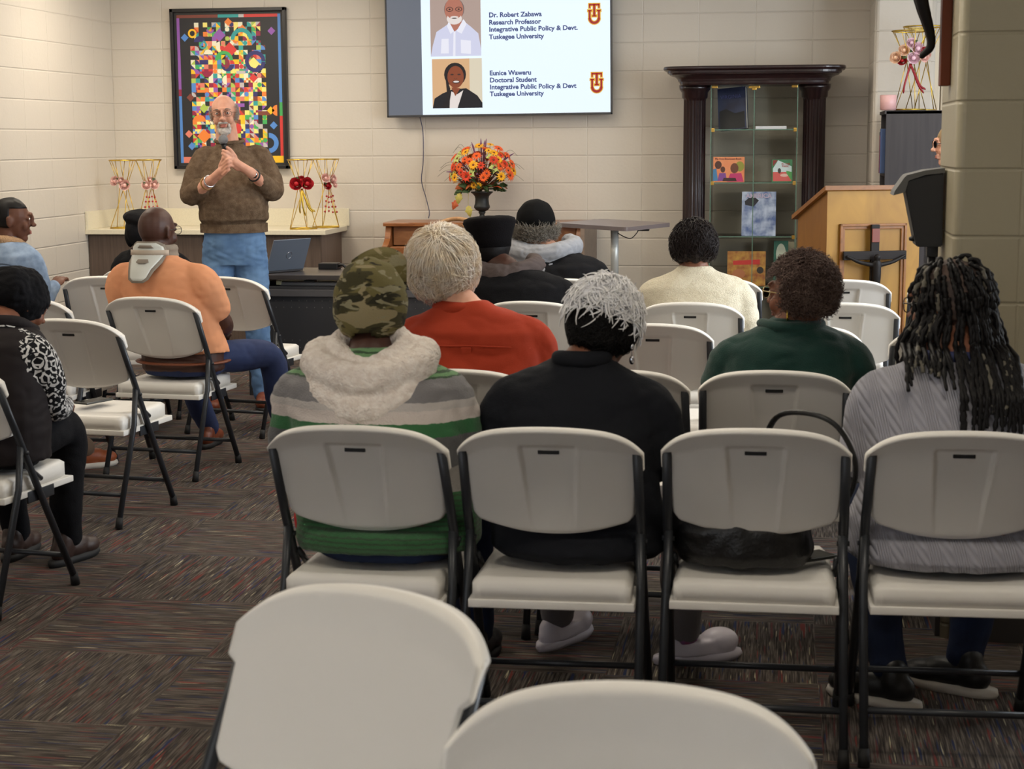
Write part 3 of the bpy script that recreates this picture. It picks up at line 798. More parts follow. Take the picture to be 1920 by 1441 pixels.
# ------------------------------------------------------------------ piano, urn, bouquet, lattice chair
oak = wood('honey_oak', (124, 74, 38), (160, 102, 58), scale=3, stretch=(2, 14, 14), rough=0.35, coat=0.2)
oak_p = wood('oak_panel', (134, 86, 52), (168, 116, 74), scale=2.2, stretch=(1.4, 6, 6), rough=0.4, dist=2.5)
def piano():
    x0, x1 = -2.80, -1.36
    t = thing('upright_piano', 'oak spinet piano with curved sides below the wall screen', 'piano', (0, 0, 0))
    zt = .965
    bxo('lid', x0, x1, 11.86, 12.34, zt - .028, zt, oak, t, .006)
    bxo('body', x0 + .06, x1 - .06, 12.0, 12.32, .1, zt - .03, oak, t, .004)
    bxo('music_panel', x0 + .06, x1 - .06, 11.93, 11.96, .80, zt - .03, oak_p, t, .003)
    bxo('fallboard', x0 + .06, x1 - .06, 11.80, 11.90, .715, .795, oak, t, .006)
    for xs in (x0 + .012, x1 - .052):       # curved cheeks
        bm = bmesh.new()
        prof = [(12.33, .0), (12.33, zt - .03), (11.90, zt - .03), (11.885, .90), (11.86, .85), (11.80, .81), (11.72, .785), (11.63, .775), (11.60, .76), (11.60, .66), (11.66, .64), (11.92, .62), (11.95, .0)]
        a = [bm.verts.new((xs, y, z)) for y, z in prof]; b = [bm.verts.new((xs + .04, y, z)) for y, z in prof]
        bm.faces.new(a); bm.faces.new(b[::-1])
        for k in range(len(prof)): bm.faces.new((a[k], b[k], b[(k + 1) % len(prof)], a[(k + 1) % len(prof)]))
        bmesh.ops.recalc_face_normals(bm, faces=bm.faces); obj('side_cheek', bm, oak, t, smooth=False)
    bxo('key_bed', x0 + .05, x1 - .05, 11.62, 11.95, .63, .675, oak, t, .004)
    bxo('lower_panel', x0 + .06, x1 - .06, 11.96, 12.0, .1, .63, oak_p, t, .003)
    bm = bmesh.new(); n = 52; xa, xb = x0 + .14, x1 - .14
    for k in range(n): box(bm, xa + (xb - xa) * k / n + .0006, xa + (xb - xa) * (k + 1) / n - .0006, 11.645, 11.80, .676, .697, .001)
    obj('white_keys', bm, mat('ivory_keys', (236, 232, 222), .3), t, smooth=False)
    bm = bmesh.new()
    for k in range(n - 1):
        if k % 7 in (0, 1, 3, 4, 5): xk = xa + (xb - xa) * (k + 1) / n; box(bm, xk - .006, xk + .006, 11.69, 11.80, .697, .708, .001)
    obj('black_keys', bm, slot_m, t, smooth=False)
    for xs in (x0 + .06, x1 - .09):
        bm = bmesh.new(); lathe(bm, [(.02, 0), (.026, .03), (.018, .08), (.024, .3), (.03, .5), (.022, .6), (.03, .63)], 14, (xs, 11.68, 0)); obj('leg', bm, oak, t)
piano()
bxo('board_panel', -1.345, -1.315, 11.55, 12.33, 0, .97, wood('pale_board', (120, 104, 92), (138, 120, 106), 2, (4, 10, 10)), None, .003)
tag(bpy.data.objects['board_panel'], 'greyish brown board standing upright at the right end of the piano', 'panel')
def urn():
    u = thing('urn', 'black footed urn holding autumn flowers on the piano', 'vase', (-2.115, 12.06, .965))
    iron = mat('black_cast_iron', (30, 33, 33), .5)
    bm = bmesh.new(); box(bm, -.055, .055, -.055, .055, 0, .014, .002); lathe(bm, [(.05, .012), (.045, .02), (.02, .035), (.017, .05), (.026, .062), (.022, .072)], 28); obj('base', bm, iron, u)
    bm = bmesh.new(); lathe(bm, [(.022, .07), (.045, .082), (.058, .10), (.056, .112), (.050, .125), (.047, .16), (.052, .18), (.065, .195), (.078, .205), (.083, .211), (.075, .213), (.05, .205), (.01, .20)], 36, mod=lambda a, z: 1 + (.035 * math.cos(18 * a) if .112 < z < .18 else 0)); obj('bowl', bm, iron, u)
urn()
def petal_flower(bm, c, nrm, r, n, mi, mc, layers=2, droop=.25):
    nrm = Vector(nrm).normalized(); x, y = frame_of(nrm); c = Vector(c)
    for L in range(layers):
        rl = r * (1 - .28 * L)
        for k in range(n):
            a = 2 * PI * (k + .5 * L) / n + random.uniform(-.08, .08)
            d = x * math.cos(a) + y * math.sin(a); s = nrm.cross(d)
            w_ = rl * 1.55 / n
            p = [c + d * rl * .15, c + d * rl * .6 + s * w_ + nrm * rl * .18, c + d * rl + nrm * rl * (.12 - droop + .2 * L), c + d * rl * .6 - s * w_ + nrm * rl * .18]
            vs = [bm.verts.new(q + nrm * .002 * L) for q in p]; f = bm.faces.new(vs); f.material_index = mi
            back = [bm.verts.new(q + nrm * (.002 * L - .0012)) for q in p]; f = bm.faces.new(back[::-1]); f.material_index = mi
            for i in range(4): f = bm.faces.new((vs[i], back[i], back[(i + 1) % 4], vs[(i + 1) % 4])); f.material_index = mi
    m0 = len(bm.faces)
    M = Matrix((x, y, nrm)).transposed()
    ell(bm, c + nrm * .003, (r * .19, r * .19, r * .12), M, 8, 5)
    bm.faces.ensure_lookup_table()
    for f in bm.faces[m0:]: f.material_index = mc
def leaf(bm, base, d, nrm, L, mi=0):
    d = Vector(d).normalized(); nrm = Vector(nrm).normalized(); s = d.cross(nrm).normalized(); nn = s.cross(d)
    pr = [(0, .02), (.15, .32), (.3, .30), (.42, .48), (.6, .30), (.78, .22), (1, .01)]
    up = []; dn = []
    for (t, w_) in pr:
        mid = Vector(base) + d * L * t + nn * (L * .16 * math.sin(t * PI)); 
        up.append((mid - s * w_ * L * .75 - nn * L * .05, mid, mid + s * w_ * L * .75 - nn * L * .05))
    def grid(off, flip):
        V = [[bm.verts.new(q + nn * off) for q in row] for row in up]
        for a, b in zip(V, V[1:]):
            for k in range(2):
                q = (a[k], a[k + 1], b[k + 1], b[k]); f = bm.faces.new(q[::-1] if flip else q); f.material_index = mi
    grid(0, False); grid(-.0012, True)
fl_cols = {'orange': (236, 96, 30), 'yellow': (248, 178, 28), 'red_orange': (214, 62, 28), 'amber': (240, 140, 30), 'pale_green': (196, 206, 120)}
centre_m = mat('flower_centre', (110, 50, 20), .8)
leaf_m = mat('leaf_green', (42, 66, 34), .6, rgb2=(66, 92, 46), vscale=30)
leaf_y = mat('leaf_yellow', (188, 168, 80), .6, rgb2=(150, 150, 70), vscale=40)
leaf_r = mat('leaf_rust', (170, 62, 34), .6, rgb2=(196, 110, 50), vscale=30)
stem_m = mat('stem_green', (62, 70, 40), .7)
spike_m = mat('purple_spike', (120, 78, 110), .8, var=.3, vscale=200)
def bouquet():
    R = random.Random(11)
    t = thing('autumn_bouquet', 'dome of orange and yellow autumn flowers standing in the black urn', 'flower arrangement', (-2.115, 12.06, 1.17))
    fl = {k: mat('petal_' + k, c, .65, var=.15, vscale=60) for k, c in fl_cols.items()}
    pts = []
    tries = 0
    while len(pts) < 70 and tries < 4000:
        tries += 1
        a = R.uniform(0, 2 * PI); e = math.asin(R.uniform(-.05, 1)); d = Vector((math.cos(a) * math.cos(e), math.sin(a) * math.cos(e), math.sin(e)))
        p = Vector((d.x * .235, d.y * .18, .12 + d.z * .215))
        if p.z < .09 and R.random() < .6: continue
        if all((p - q).length > .041 for q, _ in pts): pts.append((p, d))
    for i, (p, d) in enumerate(pts):
        k = R.choice(['orange', 'yellow', 'red_orange', 'amber', 'yellow', 'orange', 'pale_green'])
        p = p * R.uniform(.92, 1.05)
        bm = bmesh.new(); petal_flower(bm, p, d + Vector((0, -.25, .1)), R.uniform(.032, .048), R.choice((9, 11, 13)) if k != 'pale_green' else 5, 0, 1, 2, R.uniform(.1, .35))
        tube(bm, [Vector((0, 0, .02)) + d * .02, p * .6, p - d * .004], .0018, 5, mi=1)
        obj('flower', bm, [fl[k], centre_m], t, smooth=False)
    for (p, d) in ((Vector((-.04, -.10, .055)), Vector((-.2, -1, .2))), (Vector((-.005, -.11, .05)), Vector((0, -1, .1)))):
        bm = bmesh.new(); petal_flower(bm, p, d, .032, 11, 0, 1); tube(bm, [(0, 0, .04), p], .002, 5, mi=1); obj('flower', bm, [fl['yellow'], centre_m], t, smooth=False)
    for i in range(74):
        a = R.uniform(0, 2 * PI); zz = R.uniform(.02, .22) if i % 2 else R.uniform(.02, .10); rr_ = R.uniform(.10, .19)
        p = Vector((math.cos(a) * rr_, math.sin(a) * rr_ * .8, zz)); d = Vector((math.cos(a), math.sin(a) * .8, R.uniform(-.5, .5)))
        bm = bmesh.new(); leaf(bm, p * .75, d, (0, 0, 1) if R.random() < .5 else (-d.y, d.x, .6), R.uniform(.06, .09)); tube(bm, [(0, 0, .03), p * .76], .0016, 5)
        obj('leaf', bm, leaf_m if R.random() < .85 else leaf_r, t, smooth=False)
    for i in range(12):
        a = R.uniform(0, 2 * PI); e = R.uniform(.0, 1.2); d = Vector((math.cos(a) * math.cos(e), math.sin(a) * math.cos(e) * .7, math.sin(e)))
        bm = bmesh.new(); p0 = Vector((d.x * .19, d.y * .16, .12 + d.z * .19)); tube(bm, [(0, 0, .05), p0, p0 + d * .05 + Vector((0, 0, .005)), p0 + d * .095], [.002, .006, .007, .002], 7); obj('flower_spike', bm, spike_m, t)
    for i in range(22):
        a = R.uniform(0, 2 * PI); e = R.uniform(-.1, .9); d = Vector((math.cos(a) * math.cos(e), math.sin(a) * math.cos(e) * .7, math.sin(e)))
        bm = bmesh.new(); tube(bm, spline([(0, 0, .05), (d.x * .2, d.y * .16, .14 + d.z * .2), (d.x * .27, d.y * .2, .14 + d.z * .26), (d.x * .33, d.y * .22, .10 + d.z * .26)], 4), .0011, 5); obj('grass_blade', bm, stem_m, t)
    # trailing leaves left of the urn
    for (p, d, L, m_) in (((-.15, -.05, .0), (-.2, -.1, -1), .085, leaf_y), ((-.17, -.05, -.05), (-.5, 0, -1), .08, leaf_r), ((-.09, -.06, -.09), (.2, -.1, -1), .085, leaf_y), ((-.12, -.04, .06), (-.8, -.2, -.4), .075, leaf_r)):
        bm = bmesh.new(); tube(bm, spline([(-.03, -.03, .04), ((p[0] - .03) / 2 - .02, p[1], max(p[2], .01) + .03), p], 4), .0015, 5); leaf(bm, p, d, (0, -1, .1), L); obj('leaf', bm, m_, t, smooth=False)
bouquet()
def lattice_chair():
    bw = wood('bamboo_tan', (150, 106, 66), (186, 142, 96), 3, (8, 8, 8), rough=.45)
    t = thing('lattice_back_chair', 'tan wooden chair with scalloped lattice back in front of the piano', 'chair', (-1.955, 11.05, 0), 0)
    def T(n, pts, r=.011, fl=1.0): bm = bmesh.new(); tube(bm, pts, r, 10, flat=fl); return obj(n, bm, bw, t)
    W = .255; yb = -.12
    for s in (-1, 1):
        T('back_post', [(s * .22, -.06, 0), (s * .235, -.06, .45), (s * W, yb, .8), (s * (W + .003), yb, 1.005)], .014)
        T('front_leg', [(s * .22, .38, 0), (s * .22, .38, .44)], .015)
        T('side_rail', [(s * .22, -.05, .2), (s * .22, .38, .2)], .009)
    n = 40
    top = [(-W + 2 * W * k / n, yb, .985 + .038 * abs(math.sin(2 * PI * (k / n) * 1.0)) ** .8 * (1 if True else 0) + .012) for k in range(n + 1)]
    T('top_rail', top, .014)
    T('lower_rail', [(-W, yb, .945), (W, yb, .945)], .009)
    T('mid_rail', [(-W, yb, .70), (W, yb, .70)], .009)
    for ph in (0, PI):
        T('lattice_slat', [(-W + 2 * W * k / 80, yb + (.004 if ph else -.004), .972 + .024 * math.cos(2 * PI * 5 * k / 80 + ph)) for k in range(81)], .0055)
    for k in range(4): T('back_slat', [(-.15 + .1 * k, yb + .01, .70), (-.15 + .1 * k, yb, .945)], .007)
    bxo('seat', -.24, .24, -.07, .40, .44, .475, mat('seat_cushion', (150, 130, 100), .9, bump=.3), t, .012)
lattice_chair()

# ------------------------------------------------------------------ gold wire stands with roses
rose_p = mat('rose_pink', (232, 186, 176), .7, rgb2=(240, 206, 198), vscale=40); rose_r = mat('rose_red', (176, 22, 34), .7, var=.15, vscale=40); rose_l = mat('rose_lilac', (232, 200, 212), .7)
rose_c = mat('rose_peach', (236, 200, 170), .7)
bead_r = mat('red_bead', (170, 36, 40), .4); tassel = mat('red_sequin', (140, 26, 36), .4, metal=.3, var=.3, vscale=300)
def rose(parent, c, r, m, d):
    bm = bmesh.new(); d = Vector(d).normalized(); x, y = frame_of(d); c = Vector(c)
    M3 = Matrix((x, y, d)).transposed()
    ell(bm, c, (r * .42, r * .42, r * .5), M3, 12, 8)
    for L, (rad, n, op, h) in enumerate(((.5, 3, .05, .62), (.72, 4, .22, .55), (.95, 5, .5, .42))):
        for k in range(n):
            a0 = 2 * PI * (k / n + .13 * L + random.random() * .05); V = []
            for i in range(6):
                u = -1 + 2 * i / 5; a = a0 + u * PI / n * 1.35; row = []
                for j in range(5):
                    v = j / 4
                    q = r * rad * (.45 + .55 * math.sin(v * PI / 2) + op * .35 * v * v) * (1 - .10 * u * u * v)
                    z = r * (-.45 + (h + .45) * v * (1 - .28 * u * u)) - r * .25 * op * v ** 3
                    row.append(bm.verts.new(c + x * q * math.cos(a) + y * q * math.sin(a) + d * z))
                V.append(row)
            for i in range(5):
                for j in range(4): bm.faces.new((V[i][j], V[i + 1][j], V[i + 1][j + 1], V[i][j + 1]))
    return obj('rose', bm, m, parent)
def gold_stand(loc, h, label, roses, beads=0, rz=0.0, tassels=0, grp='gold wire stands on the counter', rt=.095, rb=.105, hang=None):
    t = thing('gold_wire_stand', label, 'flower stand', loc, rz, grp)
    wz = h * .62
    def ring(n_, r, z, th, m_, k=32, name='ring'):
        bm = bmesh.new(); P = [(r * math.cos(2 * PI * i / k), r * math.sin(2 * PI * i / k), z) for i in range(k + 1)]; tube(bm, P, th, 6, cap=False); bmesh.ops.remove_doubles(bm, verts=bm.verts, dist=1e-5); return obj(n_, bm, m_, t)
    ring('top_ring', rt, h - .004, .005, gold); ring('base_ring', rb, .005, .005, gold, 5); ring('waist_ring', .028, wz, .003, gold)
    for k in range(8):
        a = 2 * PI * k / 8 + .2
        bm = bmesh.new(); tube(bm, [(rt * math.cos(a), rt * math.sin(a), h - .004), (.028 * math.cos(a + .5), .028 * math.sin(a + .5), wz)], .0024, 6)
        if k % 2 == 0:
            b = 2 * PI * (k / 2 * 1.25) / 5
            tube(bm, [(.028 * math.cos(a + .5), .028 * math.sin(a + .5), wz), (rb * math.cos(2 * PI * (k // 2) / 5) , rb * math.sin(2 * PI * (k // 2) / 5), .006)], .0028, 6)
        if k == 1: tube(bm, [(.028, 0, wz), (rb * math.cos(2 * PI * 4 / 5), rb * math.sin(2 * PI * 4 / 5), .006)], .0028, 6)
        obj('wire_rod', bm, gold, t)
    for (x, z, r, m_) in roses:
        rose(t, (x, -.035 - random.random() * .01, z), r, m_, (x * 6, -1, .25 + random.uniform(-.2, .2)))
    if roses:
        for k in range(3):
            q = roses[k % len(roses)]; bm = bmesh.new(); leaf(bm, (q[0] * .7, -.03, q[1]), (random.choice((-1, 1)) * .8, -.3, random.uniform(-.2, .7)), (0, -1, .3), .045); obj('leaf', bm, leaf_m, t, smooth=False)
    for k in range(beads):
        x = -.055 + .11 * k / max(1, beads - 1)
        bm = bmesh.new(); tube(bm, [(x * .3, -.035, wz - .02), (x, -.05, wz * .35)], .0008, 4)
        for j in range(4): ell(bm, Vector((x * .3, -.035, wz - .02)).lerp(Vector((x, -.05, wz * .35)), .35 + .2 * j + random.uniform(-.03, .03)), (.0075, .0075, .0075), None, 8, 6)
        obj('bead_string', bm, bead_r, t)
    for k in range(tassels):
        bm = bmesh.new(); x = random.uniform(-.03, .05)
        tube(bm, spline([(.0, -.04, wz - .02), (x * .6, -.05, wz * .75), (x * 1.4, -.055, wz * .5), (x * 2 + .01, -.05, wz * random.uniform(.3, .42))], 4), [.008] + [.007] * 11 + [.003], 6); obj('tassel', bm, tassel if tassels < 4 else gold, t)
    return t
gold_stand((-4.762, 11.93, ZC), .50, 'gold wire stand with pale pink roses and green leaf, leftmost on the counter', [(-.045, .345, .035, rose_p), (.028, .315, .038, rose_p), (.0, .35, .024, rose_p)])
gold_stand((-4.63, 12.10, ZC), .50, 'gold wire stand with pink roses and red beads, second from the left wall', [(-.03, .31, .034, rose_p), (.028, .315, .034, rose_p), (0, .35, .022, rose_p)], beads=4, rz=.6)
gold_stand((-3.40, 11.88, ZC), .50, 'gold wire stand with two large red roses, right of the standing man', [(-.035, .325, .046, rose_r), (.04, .325, .044, rose_r), (.0, .35, .03, rose_r)], tassels=4, rz=.3)
gold_stand((-3.28, 12.12, ZC), .50, 'gold wire stand with pale pink and one red rose, right end of the counter', [(-.035, .36, .032, rose_p), (.03, .35, .034, rose_p), (-.02, .305, .030, rose_r), (.045, .31, .022, rose_p)], beads=4, rz=.9)
gold_stand((.80, 11.22, 1.715), .50, 'gold wire stand with pastel roses on the dark shelf unit, front one', [(-.09, .33, .036, rose_c), (-.04, .375, .034, rose_c), (.005, .42, .03, rose_l), (.045, .385, .038, rose_l), (.02, .325, .036, rose_l), (.085, .33, .03, rose_p), (-.05, .31, .03, rose_r), (.085, .37, .025, rose_r)], tassels=3, grp='gold wire stands on the dark shelf unit', rt=.115)
gold_stand((.90, 11.45, 1.715), .54, 'gold wire stand with wide rim, rear one on the dark shelf unit', [(.0, .36, .03, rose_p)], grp='gold wire stands on the dark shelf unit', rt=.13, rz=.4)
bm = bmesh.new(); lathe(bm, [(.042, 0), (.05, .004), (.052, .095), (.049, .097), (.046, .03), (.01, .028)], 28, (.667, 11.14, 1.715)); cj = obj('candle_jar', bm, mat('pink_jar', (214, 168, 166), .4)); tag(cj, 'small pink jar on the left edge of the dark shelf unit', 'jar')

# ------------------------------------------------------------------ dark shelf unit with folders, pink edge
dk = wood('charcoal_laminate', (50, 47, 50), (62, 58, 60), 2, (20, 20, 1), rough=.55, dist=.3)
t = thing('shelf_unit', 'tall charcoal shelf unit standing behind the lectern, open side with folders', 'shelf', (.65, 11.05, 0))
bxo('side_panel', .0, .40, -.02, .0, 0, 1.71, dk, t, .002); bxo('side_panel', .0, .40, .50, .52, 0, 1.71, dk, t, .002); bxo('top_board', -.01, .40, -.02, .52, 1.69, 1.712, dk, t, .002)
bxo('back_board', .38, .40, 0, .5, 0, 1.69, dk, t, 0)
for z in (.02, .45, .88, 1.30): bxo('shelf_board', .0, .38, 0, .5, z, z + .02, dk, t, .001)
for k, (z, h, c, y) in enumerate(((1.32, .28, (60, 80, 120), .02), (1.32, .24, (190, 80, 84), .06), (.90, .34, (196, 96, 96), .02), (.90, .30, (220, 200, 190), .07), (1.32, .26, (40, 44, 60), .10))):
    o = bxo('binder', .62, .92, 11.05 + y, 11.05 + y + .035, z, z + h, mat('binder_%d' % k, c, .6), None, .003)
    tag(o, ['blue binder on the upper shelf of the charcoal unit', 'red binder on the upper shelf of the charcoal unit', 'pink folder on the second shelf of the charcoal unit', 'pale folder beside the pink one in the charcoal unit', 'dark binder on the upper shelf of the charcoal unit'][k], 'binder', 'binders in the shelf unit')

# ------------------------------------------------------------------ glass display cabinet
mah = wood('dark_mahogany', (26, 13, 15), (40, 20, 21), 3, (10, 10, 2), rough=.3, coat=.3)
def cabinet():
    t = thing('display_cabinet', 'dark mahogany display cabinet with fluted columns and glass doors', 'cabinet', (-.19, 11.98, 0))
    yc = 0
    # crown: stacked moulding layers, rounded plan
    bm = bmesh.new()
    n = 96; R_ = []
    for (w_, d_, z) in ((.50, .235, 1.905), (.505, .238, 1.915), (.508, .24, 1.93), (.516, .245, 1.932), (.520, .248, 1.945), (.532, .256, 1.958), (.552, .266, 1.969), (.575, .276, 1.976), (.578, .278, 1.984),
                        (.590, .284, 1.986), (.592, .285, 2.000), (.598, .288, 2.003), (.612, .296, 2.006), (.617, .300, 2.014), (.617, .300, 2.022), (.612, .296, 2.030)):
        ring = []
        for k in range(n):
            a = 2 * PI * k / n; e = 5.5
            ring.append(bm.verts.new((w_ * math.copysign(abs(math.cos(a)) ** (2 / e), math.cos(a)), min(.36, d_ * math.copysign(abs(math.sin(a)) ** (2 / e), math.sin(a))), z)))
        R_.append(ring)
    for p_, q_ in zip(R_, R_[1:]):
        for k in range(n): bm.faces.new((p_[k], p_[(k + 1) % n], q_[(k + 1) % n], q_[k]))
    bm.faces.new(R_[0][::-1]); bm.faces.new(R_[-1])
    obj('crown', bm, mah, t, smooth=False)
    for s, xc in ((-1, -.405), (1, .412)):
        bm = bmesh.new(); n = 120
        lathe(bm, [(.105, 0), (.105, .10), (.09, .12), (.078, .14), (.0775, .5), (.077, 1.2), (.0765, 1.80), (.078, 1.815), (.088, 1.825), (.09, 1.86), (.105, 1.88), (.11, 1.91)], n, (xc, -.03, 0), mod=lambda a, z: 1 - (.10 * (abs(math.cos(10 * a)) ** .6) if .14 < z < 1.81 else 0))
        obj('fluted_column', bm, mah, t, smooth=True)
        bxo('side_block', xc - .06, xc + .06, .04, .3, 0, 1.91, mah, t, .004)
    bxo('plinth', -.5, .5, -.14, .32, 0, .12, mah, t, .01)
    x0, x1, y0, y1 = -.288, .297, -.12, .26
    for nm, a in (('glass_door', (x0, .003, y0, y0 + .005)), ('glass_door', (.007, x1, y0, y0 + .005)), ('glass_side', (x0, x0 + .005, y0 + .01, y1)), ('glass_side', (x1 - .005, x1, y0 + .01, y1))):
        bxo(nm, a[0], a[1], a[2], a[3], .125, 1.905, GLASS, t, 0)
    edge = mat('glass_edge_green', (96, 128, 112), .25, spec=.6)
    bm = bmesh.new()
    for x in (x0, x1, .005): box(bm, x - .003, x + .003, y0 - .0005, y0 + .004, .125, 1.905)
    obj('glass_edge', bm, edge, t, smooth=False)
    bxo('back_panel', x0 + .006, x1 - .006, .28, .286, .12, 1.905, glass_material('tinted_glass_back', (.985, .99, .97), .08), t, 0)
    for z in (.52, .868, 1.238, 1.60):
        o = bxo('glass_shelf', x0 + .006, x1 - .006, y0 + .006, y1, z, z + .006, GLASS, t, 0)
        bm = bmesh.new(); box(bm, x0 + .006, x1 - .006, y0 + .004, y0 + .0065, z, z + .0065); obj('shelf_edge', bm, edge, o, smooth=False)
        bm = bmesh.new()
        for x in (x0 + .012, x1 - .012): box(bm, x - .012, x + .012, y0 + .0, y0 + .012, z - .012, z + .014, .002)
        obj('shelf_clip', bm, brass, o, smooth=False)
    bm = bmesh.new()
    for x in (x0 + .022, x1 - .022): bxo('door_hinge', x - .02, x + .02, y0 - .004, y0 + .008, 1.885, 1.902, brass, t, .002)
    box(bm, -.035, .042, y0 - .006, y0 + .006, 1.882, 1.90, .002); box(bm, -.012, .018, y0 - .012, y0 + .004, 1.87, 1.888, .002)
    obj('door_latch', bm, brass, t, smooth=False)
cabinet()
def book(label, x, z, w_, h_, d_, cover_m, tilt=0.0, lean_=0.12, y=12.02, parts=(), pages=True, rz=0):
    t = thing('book', label, 'book', (x, y, z), rz, None)
    t.rotation_euler = (-lean_, tilt, rz)
    bxo('cover', -w_ / 2, w_ / 2, 0, .004, 0, h_, cover_m, t, 0); bxo('back_cover', -w_ / 2, w_ / 2, d_ - .004, d_, 0, h_, cover_m, t, 0)
    bxo('page_block', -w_ / 2 + .004, w_ / 2 - .004, .004, d_ - .004, .004, h_ - .004, mat('paper_pages', (220, 214, 200), .8), t, 0)
    for (nm, pts, c) in parts:
        bm = bmesh.new(); k = len(bpy.data.meshes)
        vs = [bm.verts.new((-w_ / 2 + p[0] * w_, -.0012 - .00001 * (k % 60), p[1] * h_)) for p in pts]; f = bm.faces.new(vs)
        f.normal_update()
        if f.normal.y > 0: f.normal_flip()
        obj(nm, bm, mat('cover_%d_%d_%d' % c, c, .5), t, smooth=False)
    return t
def circ(cx, cz, rx, rz, n=18): return [(cx + rx * math.cos(2 * PI * k / n), cz + rz * math.sin(2 * PI * k / n)) for k in range(n)]
# dark big book leaning open on the top shelf
b1 = book('tall dark blue book leaning on the top glass shelf', -.335, 1.607, .20, .29, .05, mat('dark_blue_cover', (26, 32, 62), .35, rgb2=(52, 62, 96), vscale=9), tilt=-.08, rz=-.25,
     parts=(('cover_picture', [(.05, .02), (.95, .02), (.95, .42), (.6, .38), (.3, .5), (.05, .45)], (24, 24, 28)),))
text_mesh('cover_title', 'VIRGINIA', mat('title_blue', (90, 96, 150), .5), b1, (-.08, -.003, .215), (PI / 2, 0, 0), width=.15)
bk = book('white book lying flat on the top glass shelf, right side', -.07, 1.607, .21, .02, .14, mat('white_cover', (226, 226, 232), .5), lean_=0, y=11.90)
b2 = book('orange children\'s book with people around a board game, second shelf', -.355, 1.245, .215, .175, .012, mat('orange_cover', (232, 130, 84), .45, rgb2=(240, 160, 110), vscale=6), y=11.93,
     parts=(('figure', [(.0, .05), (.0, .5), (.1, .55), (.16, .05)], (70, 130, 180)), ('figure', circ(.16, .68, .11, .16), (84, 46, 36)), ('figure', circ(.31, .5, .075, .12), (90, 48, 36)), ('figure', [(.14, .05), (.2, .36), (.4, .36), (.44, .05)], (130, 70, 150)),
            ('figure', circ(.85, .62, .14, .2), (150, 150, 60)), ('figure', circ(.68, .55, .13, .2), (110, 60, 40)), ('figure', [(.45, .02), (.55, .34), (.9, .36), (.98, .02)], (196, 50, 110)), ('board', [(.3, .04), (.34, .17), (.72, .17), (.76, .04)], (60, 30, 30))))
text_mesh('cover_title', 'My First Boarscian Book', mat('title_brown', (120, 50, 60), .5), b2, (-.095, -.003, .155), (PI / 2, 0, 0), width=.18)
b3 = book('small green-edged picture book on the right of the second shelf', .012, 1.245, .14, .155, .028, mat('green_cover', (60, 130, 84), .45), y=11.93, rz=.12,
     parts=(('cover_picture', [(.04, .04), (.96, .04), (.96, .45), (.04, .45)], (222, 96, 92)), ('cover_picture', [(.04, .45), (.96, .45), (.96, .7), (.3, .97), (.04, .6)], (214, 232, 236)), ('cover_picture', [(.04, .7), (.28, .97), (.04, .97)], (150, 50, 46)),
            ('figure', circ(.36, .5, .08, .12), (60, 50, 50)), ('figure', circ(.6, .3, .2, .07), (236, 190, 180)), ('figure', [(.96, .05), (.96, .45), (.7, .5), (.7, .4)], (90, 170, 90))))
text_mesh('cover_title', 'IN THE', mat('title_red', (190, 60, 60), .5), b3, (-.005, -.0035, .118), (PI / 2, 0, 0), width=.055); text_mesh('cover_title', 'PARK', mat('title_red', (190, 60, 60), .5), b3, (-.002, -.0035, .102), (PI / 2, 0, 0), width=.045)
b4 = book('tall blue and white swirled book on the third glass shelf', -.145, .875, .235, .305, .02, mat('blue_white_cover', (82, 104, 160), .4, rgb2=(196, 208, 232), vscale=14), y=11.94,
     parts=(('cover_picture', [(.08, .78), (.3, .92), (.5, .8), (.35, .66), (.1, .7)], (30, 30, 44)),))
text_mesh('cover_title', 'AMERICA', mat('title_white', (206, 190, 214), .5), b4, (-.09, -.003, .262), (PI / 2, 0, 0), width=.18, bold=.02)
b5 = book('orange illustrated book with red title band, lower glass shelf', -.225, .527, .265, .24, .018, mat('autumn_cover', (150, 84, 40), .5, rgb2=(196, 150, 66), vscale=22), y=11.94,
     parts=(('title_band', [(.15, .72), (.85, .76), (.85, .62), (.15, .60)], (200, 50, 46)), ('figure', circ(.3, .34, .17, .14), (178, 110, 70)), ('figure', circ(.86, .45, .09, .1), (44, 36, 30))))
book('green book with white oval, right end of the lower glass shelf', .012, .527, .10, .31, .02, mat('teal_cover', (34, 96, 80), .4), y=11.99,
     parts=(('cover_picture', circ(.5, .7, .34, .24), (190, 196, 180)),))
book('cream book with dark emblem beside the green book, lower shelf', .095, .527, .07, .30, .02, mat('cream_cover', (214, 206, 178), .5), y=12.06,
     parts=(('figure', circ(.5, .72, .26, .1), (40, 40, 40)),))

